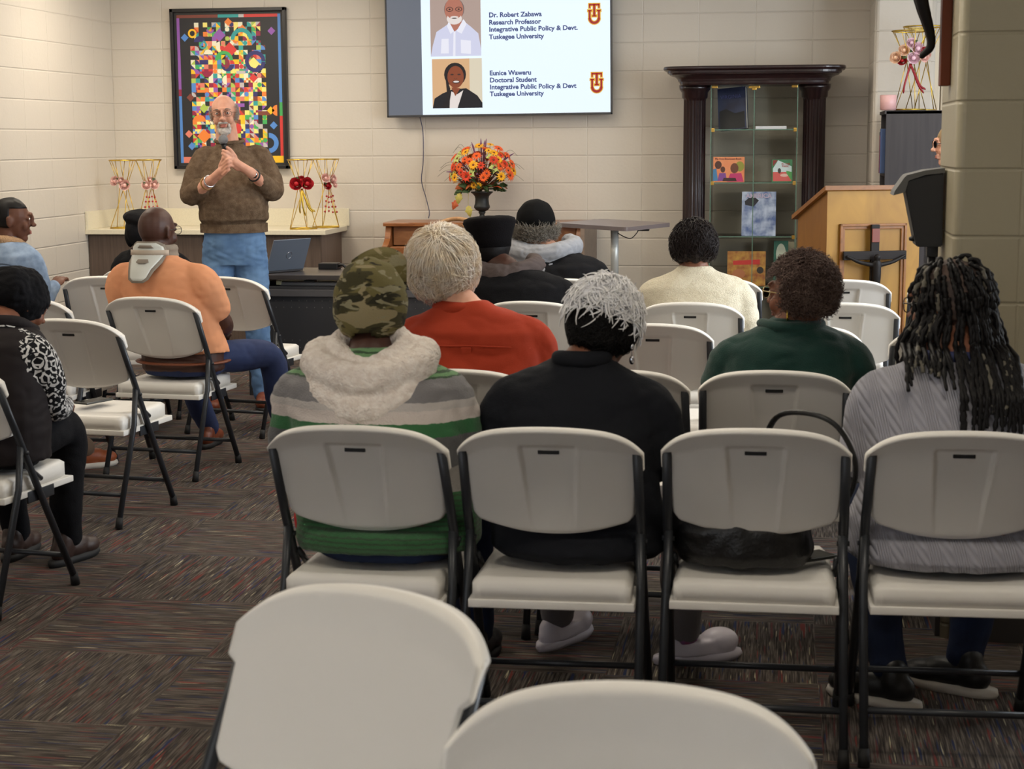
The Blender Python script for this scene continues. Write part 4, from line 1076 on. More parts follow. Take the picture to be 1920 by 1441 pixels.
# ------------------------------------------------------------------ lectern with crucifix
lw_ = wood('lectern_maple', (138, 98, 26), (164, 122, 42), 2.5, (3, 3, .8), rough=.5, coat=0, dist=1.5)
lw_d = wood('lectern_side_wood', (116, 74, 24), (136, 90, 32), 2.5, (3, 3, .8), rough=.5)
lw_t = wood('lectern_trim', (114, 70, 26), (138, 88, 36), 3, (5, 5, 5), rough=.4)
def lectern():
    t = thing('lectern', 'honey-coloured wooden lectern with slanted top and framed front panel', 'lectern', (.251, 9.30, 0), math.radians(19))
    bm = bmesh.new()    # body, local x to the right along the front, y to the back
    W, D = .53, .46; zf, zb = 1.26, 1.105
    P = [(0, 0, 0), (W, 0, 0), (W, D, 0), (0, D, 0), (0, 0, zf), (W, 0, zf), (W, D, zb), (0, D, zb)]
    v = [bm.verts.new(p) for p in P]
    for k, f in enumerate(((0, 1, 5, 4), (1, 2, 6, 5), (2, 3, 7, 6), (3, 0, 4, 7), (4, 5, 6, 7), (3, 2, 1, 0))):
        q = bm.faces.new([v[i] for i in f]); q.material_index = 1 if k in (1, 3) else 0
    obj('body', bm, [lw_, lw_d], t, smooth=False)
    bm = bmesh.new(); sl = (zb - zf) / D
    A = []
    for (x, y, up) in ((-.02, -.02, 0), (W + .02, -.02, 0), (W + .02, D + .05, 0), (-.02, D + .05, 0), (-.02, -.02, 1), (W + .02, -.02, 1), (W + .02, D + .05, 1), (-.02, D + .05, 1)): A.append(bm.verts.new((x, y, zf + sl * y + up * .024)))
    for f in ((0, 1, 5, 4), (1, 2, 6, 5), (2, 3, 7, 6), (3, 0, 4, 7), (4, 5, 6, 7), (3, 2, 1, 0)): bm.faces.new([A[i] for i in f])
    obj('book_rest', bm, lw_t, t, smooth=False)
    bm = bmesh.new(); a, b_, c, d = .07, .45, .42, 1.085
    for w_, dep in ((.030, .010), (.014, .018)):
        for q in ((a, a + w_, c, d), (b_ - w_, b_, c, d), (a, b_, d - w_, d), (a, b_, c, c + w_)): box(bm, q[0], q[1], -dep, 0, q[2], q[3], .003)
    obj('panel_moulding', bm, lw_t, t, smooth=False)
    bxo('plinth', -.015, W + .015, -.015, D + .015, 0, .08, lw_d, t, .004)
    return t
lectern()
def crucifix(name, label, loc, rz, sc_, red_top, back_c):
    t = thing(name, label, 'crucifix', loc, rz)
    cm = mat('cross_wood_' + name, back_c, .55, spec=.25); dark = mat('cast_figure_dark', (16, 12, 12), .55, spec=.25)
    s = sc_
    bxo('upright', -.022 * s, .022 * s, 0, .02 * s, 0, .62 * s, cm, t, .003)
    bxo('crossbar', -.17 * s, .17 * s, -.001, .019 * s, .44 * s, .485 * s, cm, t, .003)
    if red_top: bxo('title_block', -.021 * s, .021 * s, -.006 * s, .0, .53 * s, .60 * s, mat('cross_red_brown', (110, 44, 28), .4), t, .002)
    bm = bmesh.new()
    limb(bm, [(0, -.02 * s, .30 * s), (0, -.024 * s, .37 * s), (0, -.022 * s, .42 * s)], [.020 * s, .023 * s, .024 * s])
    limb(bm, [(0, -.02 * s, .42 * s), (0, -.03 * s, .455 * s)], [.010 * s, .017 * s])
    for q in (-1, 1):
        limb(bm, [(q * .02 * s, -.02 * s, .415 * s), (q * .09 * s, -.016 * s, .43 * s), (q * .155 * s, -.012 * s, .46 * s)], [.012 * s, .010 * s, .007 * s])
        limb(bm, [(q * .011 * s, -.02 * s, .30 * s), (q * .02 * s, -.045 * s, .20 * s), (q * .005 * s, -.018 * s, .09 * s), (0, -.035 * s, .06 * s)], [.018 * s, .014 * s, .009 * s, .007 * s])
    obj('corpus', fuse(bm, .0035 * s, 1), dark, t)
    return t
a = math.radians(19)
crucifix('standing_crucifix', 'dark crucifix with reddish top hanging on the front of the wooden lectern', (.251 + .26 * math.cos(a) + .045 * math.sin(a), 9.30 + .26 * math.sin(a) - .045 * math.cos(a), .43), a, 1.05, True, (26, 20, 19))
crucifix('wall_crucifix', 'large reddish wooden crucifix hung on the side of the near pillar, mostly above the picture', (.515 - .032, 5.50, 1.70), -PI / 2, 1.55, False, (104, 50, 26))

# ------------------------------------------------------------------ loudspeaker on stand beside the pillar
t = thing('loudspeaker', 'black speaker with grey slanted top on a stand by the pillar', 'speaker', (.46, 5.55, 0))
spk_m = mat('speaker_shell', (24, 24, 25), .5); spk_t = mat('speaker_grey_top', (92, 92, 90), .4)
bm = bmesh.new()
prof = [(-.032, 1.20), (-.070, 1.375), (-.067, 1.41), (.045, 1.437), (.048, 1.20)]
A = [bm.verts.new((x, -.05, z)) for x, z in prof]; B_ = [bm.verts.new((x, .10, z)) for x, z in prof]
bm.faces.new(A); bm.faces.new(B_[::-1])
for k in range(5): bm.faces.new((A[k], B_[k], B_[(k + 1) % 5], A[(k + 1) % 5]))
bmesh.ops.recalc_face_normals(bm, faces=bm.faces); bmesh.ops.bevel(bm, geom=list(bm.edges), offset=.004, segments=2, affect='EDGES')
obj('cabinet_body', bm, spk_m, t, smooth=False)
bm = bmesh.new()
prof = [(-.108, 1.362), (-.104, 1.375), (-.075, 1.418), (-.068, 1.425), (-.01, 1.440), (.048, 1.447), (.048, 1.432), (-.01, 1.426), (-.062, 1.408), (-.072, 1.372)]
A = [bm.verts.new((x, -.058, z)) for x, z in prof]; B_ = [bm.verts.new((x, .108, z)) for x, z in prof]
bm.faces.new(A); bm.faces.new(B_[::-1]); n = len(prof)
for k in range(n): bm.faces.new((A[k], B_[k], B_[(k + 1) % n], A[(k + 1) % n]))
bmesh.ops.recalc_face_normals(bm, faces=bm.faces); obj('hood', bm, spk_t, t, smooth=False)
bm = bmesh.new(); tube(bm, [(.022, .02, .06), (.022, .02, 1.20)], .013, 12); box(bm, .005, .04, 0, .04, 1.165, 1.20, .003); obj('pole', bm, black_pl, t)
bm = bmesh.new(); tube(bm, [(-.03, .0, 1.225), (-.052, .0, 1.222)], [.014, .005], 8); obj('knob', bm, black_pl, t)
for k in range(3):
    a = 2 * PI * k / 3 + 2.2; bm = bmesh.new(); tube(bm, [(.022, .02, .30), (.022 + min(.02, .25 * math.cos(a)) if math.cos(a) > 0 else .022 + .22 * math.cos(a), .02 + .25 * math.sin(a), .012)], .008, 8); obj('leg', bm, black_pl, t)

# ------------------------------------------------------------------ desk and things on it
desk_t = mat('desk_top_dark', (66, 60, 58), .35, var=.05); desk_m = mat('desk_panel_grey', (50, 50, 53), .5)
def desk():
    t = thing('presentation_desk', 'black desk with perforated front panel, laptop on top', 'desk', (-3.30, 9.90, 0))
    W, D = 1.55, .62
    bxo('desk_top', 0, W, 0, D, .715, .742, desk_t, t, .003)
    bxo('undershelf', .10, W - .05, .02, D - .05, .655, .672, desk_m, t, .002)
    bxo('front_rail', .10, W - .05, .0, .03, .612, .655, mat('desk_rail', (84, 82, 84), .45), t, .004)
    bxo('front_panel', .13, W - .08, .02, .026, .26, .612, desk_m, t, .001)
    bm = bmesh.new()
    for r_ in (.30, .345, .545, .585):
        for k in range(26): ell(bm, (.19 + .048 * k, .019, r_), (.0035, .0015, .0035), None, 6, 4)
    obj('perforation', bm, mat('perforation_light', (90, 88, 86), .5), t)['kind'] = 'stuff'
    for x in (.10, W - .08):
        bxo('leg_frame', x, x + .03, .03, D - .06, .0, .715, desk_m, t, .003)
    return t
desk()
def laptop():
    t = thing('laptop', 'open silver-blue laptop on the black desk, seen from behind its lid', 'laptop', (-3.02, 10.12, .742), math.radians(58))
    sil = mat('laptop_silver', (120, 132, 150), .35, metal=.5)
    # local +y = direction the screen faces; the hinge is at the -y edge
    bxo('base', -.15, .15, -.01, .20, .002, .016, mat('laptop_base', (60, 60, 64), .4, metal=.3), t, .003)
    bxo('keyboard', -.13, .13, .03, .12, .016, .018, black_pl, t, .001)
    bm = bmesh.new(); M = Matrix.Translation((0, -.01, .016)) @ Matrix.Rotation(math.radians(22), 4, 'X')
    box(bm, -.15, .15, -.004, .004, 0, .205, .002, M=M); lid = obj('lid', bm, sil, t, smooth=False)
    bm = bmesh.new(); box(bm, -.14, .14, .0041, .0048, .01, .195, M=M); obj('screen', bm, mat('laptop_screen', (20, 22, 30), .2), lid, smooth=False)
    bm = bmesh.new()
    k = 20; P = [M @ Vector((.022 * math.cos(2 * PI * i / k), -.0048, .10 + .022 * math.sin(2 * PI * i / k))) for i in range(k + 1)]; tube(bm, P, .0012, 5, cap=False); obj('round_logo', bm, chrome, lid)
laptop()
bm = bmesh.new()
for (c, r) in (((0, 0, .02), (.035, .055, .022)), ((-.05, .01, .014), (.06, .03, .012))): ell(bm, c, r)
o = obj('computer_mouse', bm, black_pl, loc=(-3.19, 10.0, .744)); tag(o, 'black mouse and pouch on the desk, left of the laptop', 'computer mouse')
t = thing('black_box_device', 'small black box with a plug lying on the desk, right of the laptop', 'device', (-2.80, 10.40, .742))
bxo('case', -.065, .06, -.05, .05, .0, .040, black_pl, t, .006)
bm = bmesh.new(); tube(bm, spline([(.055, -.02, .02), (.085, -.03, .03), (.11, -.03, .012)], 4), .009, 8); obj('plug', bm, black_pl, t)
t = thing('power_strip', 'power strip and chargers on the undershelf of the black desk', 'power strip', (-2.90, 9.96, .674))
bxo('strip_body', -.10, .30, .0, .04, .0, .020, mat('strip_grey', (120, 120, 122), .5), t, .003); bxo('charger', .05, .12, .0, .05, .020, .032, black_pl, t, .003); bxo('charger', -.12, -.09, -.01, .02, .005, .03, mat('plug_cream', (200, 196, 160), .5), t, .003)
t = thing('computer_case', 'black box with a small yellow emblem on the floor under the desk', 'computer', (-2.66, 10.12, 0))
bxo('case', -.17, .22, 0, .30, .01, .27, black_pl, t, .008)
bm = bmesh.new(); ell(bm, (-.005, -.002, .215), (.010, .002, .010), None, 14, 8); obj('yellow_emblem', bm, mat('emblem_yellow', (190, 176, 50), .5), t)
text_mesh('brand_text', 'TECHNICA', mat('grey_print', (110, 110, 110), .5), t, (-.038, -.003, .182), (PI / 2, 0, 0), width=.065)
bm = bmesh.new(); tube(bm, spline([(-3.05, 9.95, .006), (-2.95, 9.88, .006), (-2.82, 9.93, .006), (-2.70, 9.80, .006), (-2.45, 9.85, .006), (-2.3, 10.1, .006)], 6), .005, 6)
tag(obj('floor_cable', bm, cap_m), 'black cable lying on the carpet in front of the desk', 'cable')

# ------------------------------------------------------------------ adjustable table
t = thing('adjustable_table', 'grey-topped height-adjustable table on a silver pole', 'table', (-.98, 10.2, 0))
cor = [(-.351, -.05, 1.048), (.094, -.27, 1.033), (.34, .06, 1.045), (-.10, .29, 1.058)]
bm = bmesh.new(); A = [bm.verts.new(Vector(c)) for c in cor]; B_ = [bm.verts.new(Vector(c) - Vector((0, 0, .024))) for c in cor]
bm.faces.new(A); bm.faces.new(B_[::-1])
for k in range(4): bm.faces.new((A[k], B_[k], B_[(k + 1) % 4], A[(k + 1) % 4]))
bmesh.ops.recalc_face_normals(bm, faces=bm.faces)
es = [e for e in bm.edges if abs(e.verts[0].co.z - e.verts[1].co.z) > .02 and (e.verts[0].co.xy - e.verts[1].co.xy).length < 1e-4]
bmesh.ops.bevel(bm, geom=es, offset=.03, segments=4, affect='EDGES', profile=.5)
obj('table_top', bm, mat('table_top_grey', (104, 94, 94), .3), t, smooth=False)
sp_ = mat('pole_silver', (205, 208, 205), .3, metal=.3)
bm = bmesh.new(); tube(bm, [(.0, 0, .665), (.0, 0, 1.02)], .024, 20); obj('upper_pole', bm, sp_, t)
bm = bmesh.new(); tube(bm, [(.0, 0, .02), (.0, 0, .66)], .020, 20); obj('lower_pole', bm, sp_, t)
bm = bmesh.new(); tube(bm, [(.0, 0, .652), (.0, 0, .666)], .028, 20); obj('collar', bm, black_pl, t)
bm = bmesh.new(); tube(bm, [(-.25, 0, .02), (.25, 0, .02)], .018, 10); tube(bm, [(0, -.25, .02), (0, .25, .02)], .018, 10); obj('foot', bm, sp_, t)
bm = bmesh.new(); tube(bm, spline([(.02, -.01, .985), (.06, -.03, .965), (.10, -.04, .955), (.13, -.03, .98), (.15, -.02, 1.012)], 5), .003, 6); obj('cable', bm, cap_m, t)
bm = bmesh.new(); box(bm, .14, .21, -.05, -.01, 1.0, 1.017, .003); obj('height_switch', bm, black_pl, t, smooth=False)

# ------------------------------------------------------------------ small things on the chairs
def at_chair(key, x, y, z, a=0):
    c = CH[key]; r_ = c.rotation_euler.z
    return (c.location.x + x * math.cos(r_) - y * math.sin(r_), c.location.y + x * math.sin(r_) + y * math.cos(r_), z), r_ + a
def phone(key, x, y, rz, label):
    loc, a = at_chair(key, x, y, .456, rz)
    t = thing('phone', label, 'phone', loc, a)
    bxo('phone_body', -.038, .038, -.078, .078, 0, .009, mat('phone_case', (44, 46, 42), .4), t, .004); bxo('phone_screen', -.033, .033, -.070, .070, .009, .0096, mat('phone_glass', (40, 44, 40), .12), t, .0002)
    return t
phone('LP', -.06, .08, -.25, 'dark phone lying on the seat of the chair beside the head-wrapped person')
phone('F3', .13, .03, -.9, 'dark phone on the right of the chair seat beside the black handbag')
# ------------------------------------------------------------------ people
def rotm(yaw=0, pitch=0, roll=0):
    """yaw: turn left(+)/right(-); pitch: nod down(+); roll: tilt towards own right(+)"""
    return (Matrix.Rotation(yaw, 3, 'Z') @ Matrix.Rotation(-pitch, 3, 'X') @ Matrix.Rotation(roll, 3, 'Y'))
def head_shapes(bm, c, R, s=1.0, neck=None, nr=.058, full=True):
    c = Vector(c)
    def E(p, r, rot=None):
        M = R if rot is None else R @ rot
        ell(bm, c + R @ (Vector(p) * s), [q * s for q in r], M, 18, 12)
    E((0, -.012, .022), (.076, .094, .094)); E((0, .02, -.03), (.060, .066, .080)); E((0, .046, -.094), (.030, .032, .026))
    E((0, -.02, -.045), (.058, .062, .06))
    if full:
        E((0, .088, .034), (.046, .012, .012)); E((0, .094, .0), (.010, .014, .030), Matrix.Rotation(-.25, 3, 'X')); E((0, .105, -.022), (.015, .016, .012))
        for q in (-1, 1):
            E((q * .036, .062, -.03), (.024, .022, .028)); E((q * .012, .100, -.026), (.008, .009, .007))
            E((q * .031, .078, .012), (.016, .010, .011))
        E((0, .084, -.056), (.024, .011, .006)); E((0, .082, -.068), (.021, .012, .007))
    for q in (-1, 1):
        E((q * .079, -.012, -.008), (.007, .020, .031), Matrix.Rotation(q * .35, 3, 'Z')); E((q * .083, -.020, .006), (.006, .014, .018), Matrix.Rotation(q * .4, 3, 'Z'))
    if neck is not None:
        a = c + R @ (Vector((0, -.022, -.06)) * s); capsule(bm, a, neck, nr * .95, nr * 1.08, 16)
def hand_shapes(bm, wrist, d, up, s=1.0, side=1, curl=.6):
    """relaxed hand: palm, four fingers, thumb. d = direction of hand, up = back of hand"""
    d = Vector(d).normalized(); up = Vector(up).normalized(); x = d.cross(up).normalized() * side; up = x.cross(d).normalized() * side
    wrist = Vector(wrist)
    palm = wrist + d * .045 * s
    M = Matrix((x, d, up)).transposed()
    ell(bm, palm, (.040 * s, .050 * s, .016 * s), M, 14, 10)
    for k, (off, L) in enumerate(((-.029, .062), (-.010, .072), (.010, .068), (.028, .052))):
        a = palm + d * .038 * s + x * off * s; L *= s
        b = a + (d * math.cos(curl * .5) - up * math.sin(curl * .5)) * L * .45; c = b + (d * math.cos(curl * 1.3) - up * math.sin(curl * 1.3)) * L * .32; e = c + (d * math.cos(curl * 2) - up * math.sin(curl * 2)) * L * .25
        limb(bm, [a - d * .012, a, b, c, e], [.0092 * s, .009 * s, .0085 * s, .008 * s, .007 * s], 8)
    t0 = palm - x * .030 * s - d * .02 * s; t1 = t0 - x * .022 * s + d * .022 * s - up * .008; t2 = t1 - x * .006 * s + d * .026 * s - up * .006
    limb(bm, [t0, t1, t2], [.013 * s, .0105 * s, .009 * s], 8)
def strands(name, parent, m, c, R, rad, n, crown, reg, L, wdt=.0022, lift=.004, segs=7, curl=0.0, cf=40, down=0.0, jit=.25, seed=1, spread=0.0, taper=.25, dirn=None):
    """hair: thin strands marched over an ellipsoid away from the crown"""
    Rn = random.Random(seed); bm = bmesh.new(); c = Vector(c); rad = Vector(rad); crown = Vector(crown).normalized()
    made = 0; tries = 0
    while made < n and tries < n * 30:
        tries += 1
        z = Rn.uniform(-1, 1); a = Rn.uniform(0, 2 * PI); q = math.sqrt(1 - z * z); d = Vector((q * math.cos(a), q * math.sin(a), z))
        if not reg(d): continue
        made += 1
        p = Vector((d.x * rad.x, d.y * rad.y, d.z * rad.z)); tang = (d - crown * d.dot(crown)); 
        if dirn is not None: tang = Vector(dirn(d))
        tang = tang + Vector((Rn.uniform(-1, 1), Rn.uniform(-1, 1), Rn.uniform(-1, 1))) * jit
        le = L * Rn.uniform(.65, 1.15); st = le / segs; pts = [p.copy()]; h = Rn.random() * lift; ph = Rn.random() * 6.28
        for k in range(segs):
            nrm = Vector((p.x / rad.x ** 2, p.y / rad.y ** 2, p.z / rad.z ** 2)).normalized()
            tang = tang - nrm * tang.dot(nrm)
            if tang.length < 1e-5: tang = Vector((1, 0, 0))
            tang.normalize()
            tang = (tang + Vector((0, 0, -down))).normalized()
            p = p + tang * st + nrm * (h / segs + spread * st)
            if curl:
                s2 = tang.cross(nrm); p = p + (s2 * math.sin(ph + k * cf / segs) + nrm * math.cos(ph + k * cf / segs) * .6) * curl
            e = math.sqrt((p.x / rad.x) ** 2 + (p.y / rad.y) ** 2 + (p.z / rad.z) ** 2)
            if e < 1.0: p = p / e
            if not spread and not curl and e > 1 + lift / rad.x: p = p * ((1 + lift / rad.x) / e)
            pts.append(p.copy())
        rs = [wdt * (1 - (1 - taper) * (k / segs) ** 2) for k in range(segs + 1)]
        tube(bm, [c + R @ q_ for q_ in pts], rs, 3, cap=False, flat=.7)
    return obj(name, bm, m, parent)
def shell(name, parent, m, c, R, rad, reg, amp=.002, sc=40, u=48, v=32):
    """solid cap of hair or cloth over part of the head"""
    bm = bmesh.new(); ell(bm, (0, 0, 0), (1, 1, 1), None, u, v)
    dl = [f for f in bm.faces if not reg(f.calc_center_median().normalized())]
    bmesh.ops.delete(bm, geom=dl, context='FACES')
    for v_ in bm.verts:
        d = v_.co.normalized(); k = 1 + amp / rad[0] * noise.noise(d * sc * .1)
        v_.co = Vector(c) + R @ Vector((d.x * rad[0] * k, d.y * rad[1] * k, d.z * rad[2] * k))
    r = bmesh.ops.extrude_face_region(bm, geom=bm.faces[:])
    cc = Vector(c)
    for v_ in [g for g in r['geom'] if isinstance(g, bmesh.types.BMVert)]: v_.co = cc + (v_.co - cc) * .94
    bmesh.ops.recalc_face_normals(bm, faces=bm.faces)
    return obj(name, bm, m, parent)
def glasses(parent, c, R, s=1.0, col=None, w_=.026, h_=.019):
    c = Vector(c); m = col or mat('spectacle_frame', (28, 26, 26), .3, metal=.3)
    bm = bmesh.new()
    L = lambda p: c + R @ (Vector(p) * s)
    for q in (-1, 1):
        P = [L((q * .033 + w_ * math.copysign(abs(math.cos(a)) ** .8, math.cos(a)), .105 - abs(q * .033 + w_ * math.cos(a)) * .12, .008 + h_ * math.copysign(abs(math.sin(a)) ** .8, math.sin(a)))) for a in [2 * PI * k / 20 for k in range(21)]]
        tube(bm, P, .0016 * s, 6, cap=False)
        tube(bm, [L((q * .060, .098, .014)), L((q * .078, .05, .013)), L((q * .084, -.015, .008)), L((q * .084, -.03, -.012))], .0018 * s, 6)
    tube(bm, [L((-.008, .103, .012)), L((0, .106, .014)), L((.008, .103, .012))], .0015 * s, 6)
    g = obj('spectacles', bm, m, parent)
    bm = bmesh.new()
    for q in (-1, 1): bm.faces.new([bm.verts.new(L((q * .033 + w_ * .95 * math.cos(a), .1045 - abs(q * .033 + w_ * math.cos(a)) * .12, .008 + h_ * .95 * math.sin(a)))) for a in [2 * PI * k / 20 for k in range(20)]])
    obj('lenses', bm, LENS, g, smooth=False)
def eyes(parent, c, R, s=1.0):
    for q in (-1, 1):
        bm = bmesh.new(); ell(bm, Vector(c) + R @ (Vector((q * .031, .0795, .011)) * s), (.0115 * s, .0105 * s, .0075 * s), R, 14, 10); e = obj('eye', bm, eye_m, parent)
        bm = bmesh.new(); ell(bm, Vector(c) + R @ (Vector((q * .031, .0885, .011)) * s), (.0048 * s, .0028 * s, .0048 * s), R, 10, 8); obj('iris', bm, iris_m, e)
    bm = bmesh.new(); 
    for z, r in ((-.057, (.021, .009, .0045)), (-.066, (.018, .010, .0055))): ell(bm, Vector(c) + R @ (Vector((0, .0865, z)) * s), [k * s for k in r], R, 14, 8)
    obj('lips', bm, lip_m, parent)
def shoe(parent, p, yaw, top_m, sole_m, L=.28, style='shoe'):
    """p = point under the ankle on the floor, toe towards yaw"""
    M = Matrix.Translation(Vector(p)) @ Matrix.Rotation(yaw, 4, 'Z')
    bm = bmesh.new(); s = L / .28
    if style == 'clog':
        loft(bm, [(0, .045, .022, .043, .125), (0, .045, .045, .044, .128), (0, .05, .07, .042, .118)][::1], 20)
        ell(bm, (0, .115, .055), (.046, .066, .045), None, 16, 10); ell(bm, (0, -.03, .06), (.036, .045, .042), None, 16, 10)
    else:
        ell(bm, (0, .12, .045), (.044, .07, .036), None, 16, 10); ell(bm, (0, -.02, .055), (.038, .06, .05), None, 16, 10); ell(bm, (0, .05, .055), (.041, .09, .045), None, 16, 10)
        capsule(bm, (0, -.015, .07), (0, -.015, .10), .042, .040)
    bmesh.ops.scale(bm, vec=(s, s, s), verts=bm.verts)
    b2_ = fuse(bm, .006, 2)
    for v in b2_.verts: v.co.z = max(v.co.z, .018)
    b2_.transform(M); sh = obj('shoe', b2_, top_m, parent)
    bm = bmesh.new(); R_ = []
    for (z, k) in ((0.0, .96), (.012, 1.03), (.026, 1.0)):
        ring = []
        for i in range(28):
            a = 2 * PI * i / 28; y = math.sin(a); x = math.cos(a)
            wy = .145 * y + .045; wx = (.044 + .006 * (1 if y > 0 else -.4) * abs(y)) * x * (1 - .18 * math.exp(-((y + .15) / .3) ** 2))
            ring.append(bm.verts.new((wx * k * s, wy * k * s, z + (.010 if (y < -.0 and style == 'clog' and False) else 0))))
        R_.append(ring)
    for a, b in zip(R_, R_[1:]):
        for i in range(28): bm.faces.new((a[i], a[(i + 1) % 28], b[(i + 1) % 28], b[i]))
    bm.faces.new(R_[0][::-1]); bm.faces.new(R_[-1]); bm.transform(M); obj('sole', bm, sole_m, sh)

def clear_back(bm, on):
    """keep cloth in front of the chair back the sitter leans on"""
    if not on: return bm
    for v in bm.verts:
        x, y, z = v.co
        if .525 < z < .86 and abs(x) < .25:
            yf = lean(z) + .034 - .030 * (1 - (x / .235) ** 2) + .006
            k = min(1, (.25 - abs(x)) / .02) * min(1, (z - .525) / .02)
            if y < yf: v.co.y = y + (yf - y) * k
    return bm
def seated(label, chair=None, pos=None, rz=0.0, hip=(0, .06), sh=(0, .02, .955), head=(0, .03, 1.12), hr=(0, 0, 0), sw=.195, girth=1.0, skin=skin_dark, top=None, pants=None, shoe_m=None, sole_m=None,
           knees=None, feet=None, elbows=None, hands=None, hs=1.0, top_bottom=.47, face=False, wr=.007, seed=1, sleeve=1.0, vox=.008, neckline=.0, cat='person', fold=(7, 7, 12), chest=1.0, shoe_style='shoe', arm=1.0, shoulder_drop=.0, hem_w=1.0, toe=None, neck_r=.058, bulk=1.0):
    """a person sitting on a chair; all coordinates in the sitter's own frame, +y ahead, floor at z=0"""
    if chair: loc = CH[chair].location.copy(); a = CH[chair].rotation_euler.z + rz
    else: loc = Vector(pos); a = rz
    P = thing('person', label, cat, loc, a)
    hx, hy = hip; sx, sy, sz = sh; R = rotm(*hr); H = Vector(head)
    knees = knees or [(-.13 + hx, hy + .44, .50), (.13 + hx, hy + .44, .50)]
    feet = feet or [(-.14 + hx, hy + .50, 0), (.14 + hx, hy + .50, 0)]
    elbows = elbows or [(sx - sw - .005, sy + .03, .70), (sx + sw + .005, sy + .03, .70)]
    hands = hands or [(sx - .09, hy + .28, .60), (sx + .09, hy + .28, .60)]
    def secs(k, z0=None, hemk=1.0):
        def mix(t): return (hx + (sx - hx) * t, hy + (sy - hy) * t)
        g = girth * k; out = []
        for (t, z, w_, d_) in ((0, .455, .165 * hemk, .115 * hemk), (0, .48, .19 * hemk, .135 * hemk), (.05, .56, .190 * hemk, .125), (.3, .66, .178, .118), (.55, .78, .178, .135), (.8, sz - .09, .185, .125 * chest), (.95, sz - .02, .180, .112 * chest)):
            x, y = mix(t); out.append((x, y, z, w_ * g * (sw / .195) ** .5, d_ * g))
        out.append((sx, sy, sz + .025, sw * .72 * k, .088 * k)); out.append((sx + (H.x - sx) * .15, sy + .003, sz + .055, sw * .42 * k, .070 * k)); out.append((sx + (H.x - sx) * .2, sy + .006, sz + .075, .065 * k, .058 * k))
        return [q for q in out if z0 is None or q[2] >= z0]
    # body (skin): one continuous surface
    bm = bmesh.new(); loft(bm, secs(.90))
    nb = (sx + (H.x - sx) * .25, sy + .004, sz + .05)
    head_shapes(bm, H, R, hs, neck=nb, nr=neck_r, full=True)
    for i, q in enumerate((-1, 1)):
        S_ = (sx + q * (sw - .045), sy, sz - .075 - shoulder_drop); E_ = elbows[i]; W_ = hands[i]
        wd = (Vector(W_) - Vector(E_)).normalized()
        limb(bm, [S_, E_, W_], [.045, .040 * arm, .026], 12)
        hand_shapes(bm, W_, wd + Vector((-q * .3, .2, -.1)), (0, .2, 1), 1.0, q)
        K = knees[i]; Fp = Vector(feet[i]); An = Fp + Vector((0, 0, .09))
        limb(bm, [(hx + q * .09, hy + .0, .53), K, An], [.075, .052, .036], 12)
        capsule(bm, An, Fp + Vector((0, .06, .05)), .03, .028)
    body = obj('body', clear_back(fuse(bm, vox if not face else .0055, 2), chair), skin, P)
    if face: eyes(P, H, R, hs)
    # upper garment
    if top:
        bm = bmesh.new(); loft(bm, secs(1.04 * bulk, top_bottom, hem_w), 28)
        for i, q in enumerate((-1, 1)):
            S_ = Vector((sx + q * (sw - .03), sy, sz - .062 - shoulder_drop)); E_ = Vector(elbows[i]); W_ = Vector(hands[i]); 
            if sleeve >= 1: limb(bm, [Vector((sx + q * sw * .45, sy, sz - .01)), S_, (S_ + E_) / 2 + Vector((q * .008, 0, 0)), E_, E_.lerp(W_, .93)], [.060 * bulk, .073 * arm * bulk, .068 * arm * bulk, .058 * arm, .040 * arm], 14)
            else: limb(bm, [Vector((sx + q * sw * .45, sy, sz - .01)), S_, S_.lerp(E_, sleeve)], [.062, .080 * arm, .070 * arm], 14)
        g = obj('top', clear_back(wrinkle(fuse(bm, vox, 3), wr, fold, seed, .0006), chair), top, P)
    else: g = None
    if pants:
        bm = bmesh.new(); loft(bm, [(hx, hy, .450, .165 * girth, .112 * girth), (hx, hy, .48, .178 * girth, .122 * girth), (hx, hy + .01, .54, .172 * girth, .105 * girth), (hx, hy + .02, .58, .15 * girth, .085 * girth)])
        for i, q in enumerate((-1, 1)):
            K = Vector(knees[i]); Fp = Vector(feet[i])
            limb(bm, [(hx + q * .09, hy + .01, .525), (K + Vector((hx + q * .10, hy, .53))) / 2 + Vector((0, 0, .01)), K, K.lerp(Fp, .5) + Vector((0, -.015, 0)), Fp + Vector((0, 0, .10))], [.074, .080, .070, .062, .052], 14)
        obj('trousers', clear_back(wrinkle(fuse(bm, .009, 3), wr * .8, (9, 9, 9), seed + 5), chair), pants, P)
    if shoe_m:
        for i, q in enumerate((-1, 1)): shoe(P, (feet[i][0], feet[i][1] - .02, 0), -q * .12 if toe is None else toe, shoe_m, sole_m or cap_m, .27, shoe_style)
    return P, H, R
ALL = lambda d: True

# ---- cloths and hair colours
denim = mat('blue_denim', (92, 124, 166), .85, rgb2=(112, 146, 186), vscale=9, bump=.3, bscale=500, spec=.2)
denim_d = mat('dark_denim', (30, 38, 60), .85, rgb2=(36, 48, 76), vscale=12, bump=.3, bscale=500, spec=.2)
denim_l = mat('pale_denim', (112, 130, 154), .85, rgb2=(142, 160, 184), vscale=16, bump=.3, bscale=500, spec=.2)
orange_c = mat('orange_polo_cloth', (216, 148, 108), .85, rgb2=(222, 156, 116), vscale=5, bump=.15, bscale=500, spec=.2)
red_c = mat('brick_red_shirt_cloth', (150, 50, 28), .85, rgb2=(160, 56, 32), vscale=6, bump=.15, bscale=400, spec=.2)
black_c = mat('black_cloth', (20, 20, 23), .9, bump=.2, bscale=200, spec=.15)
navy_c = mat('black_blazer_cloth', (24, 26, 32), .85, bump=.2, bscale=300, spec=.2)
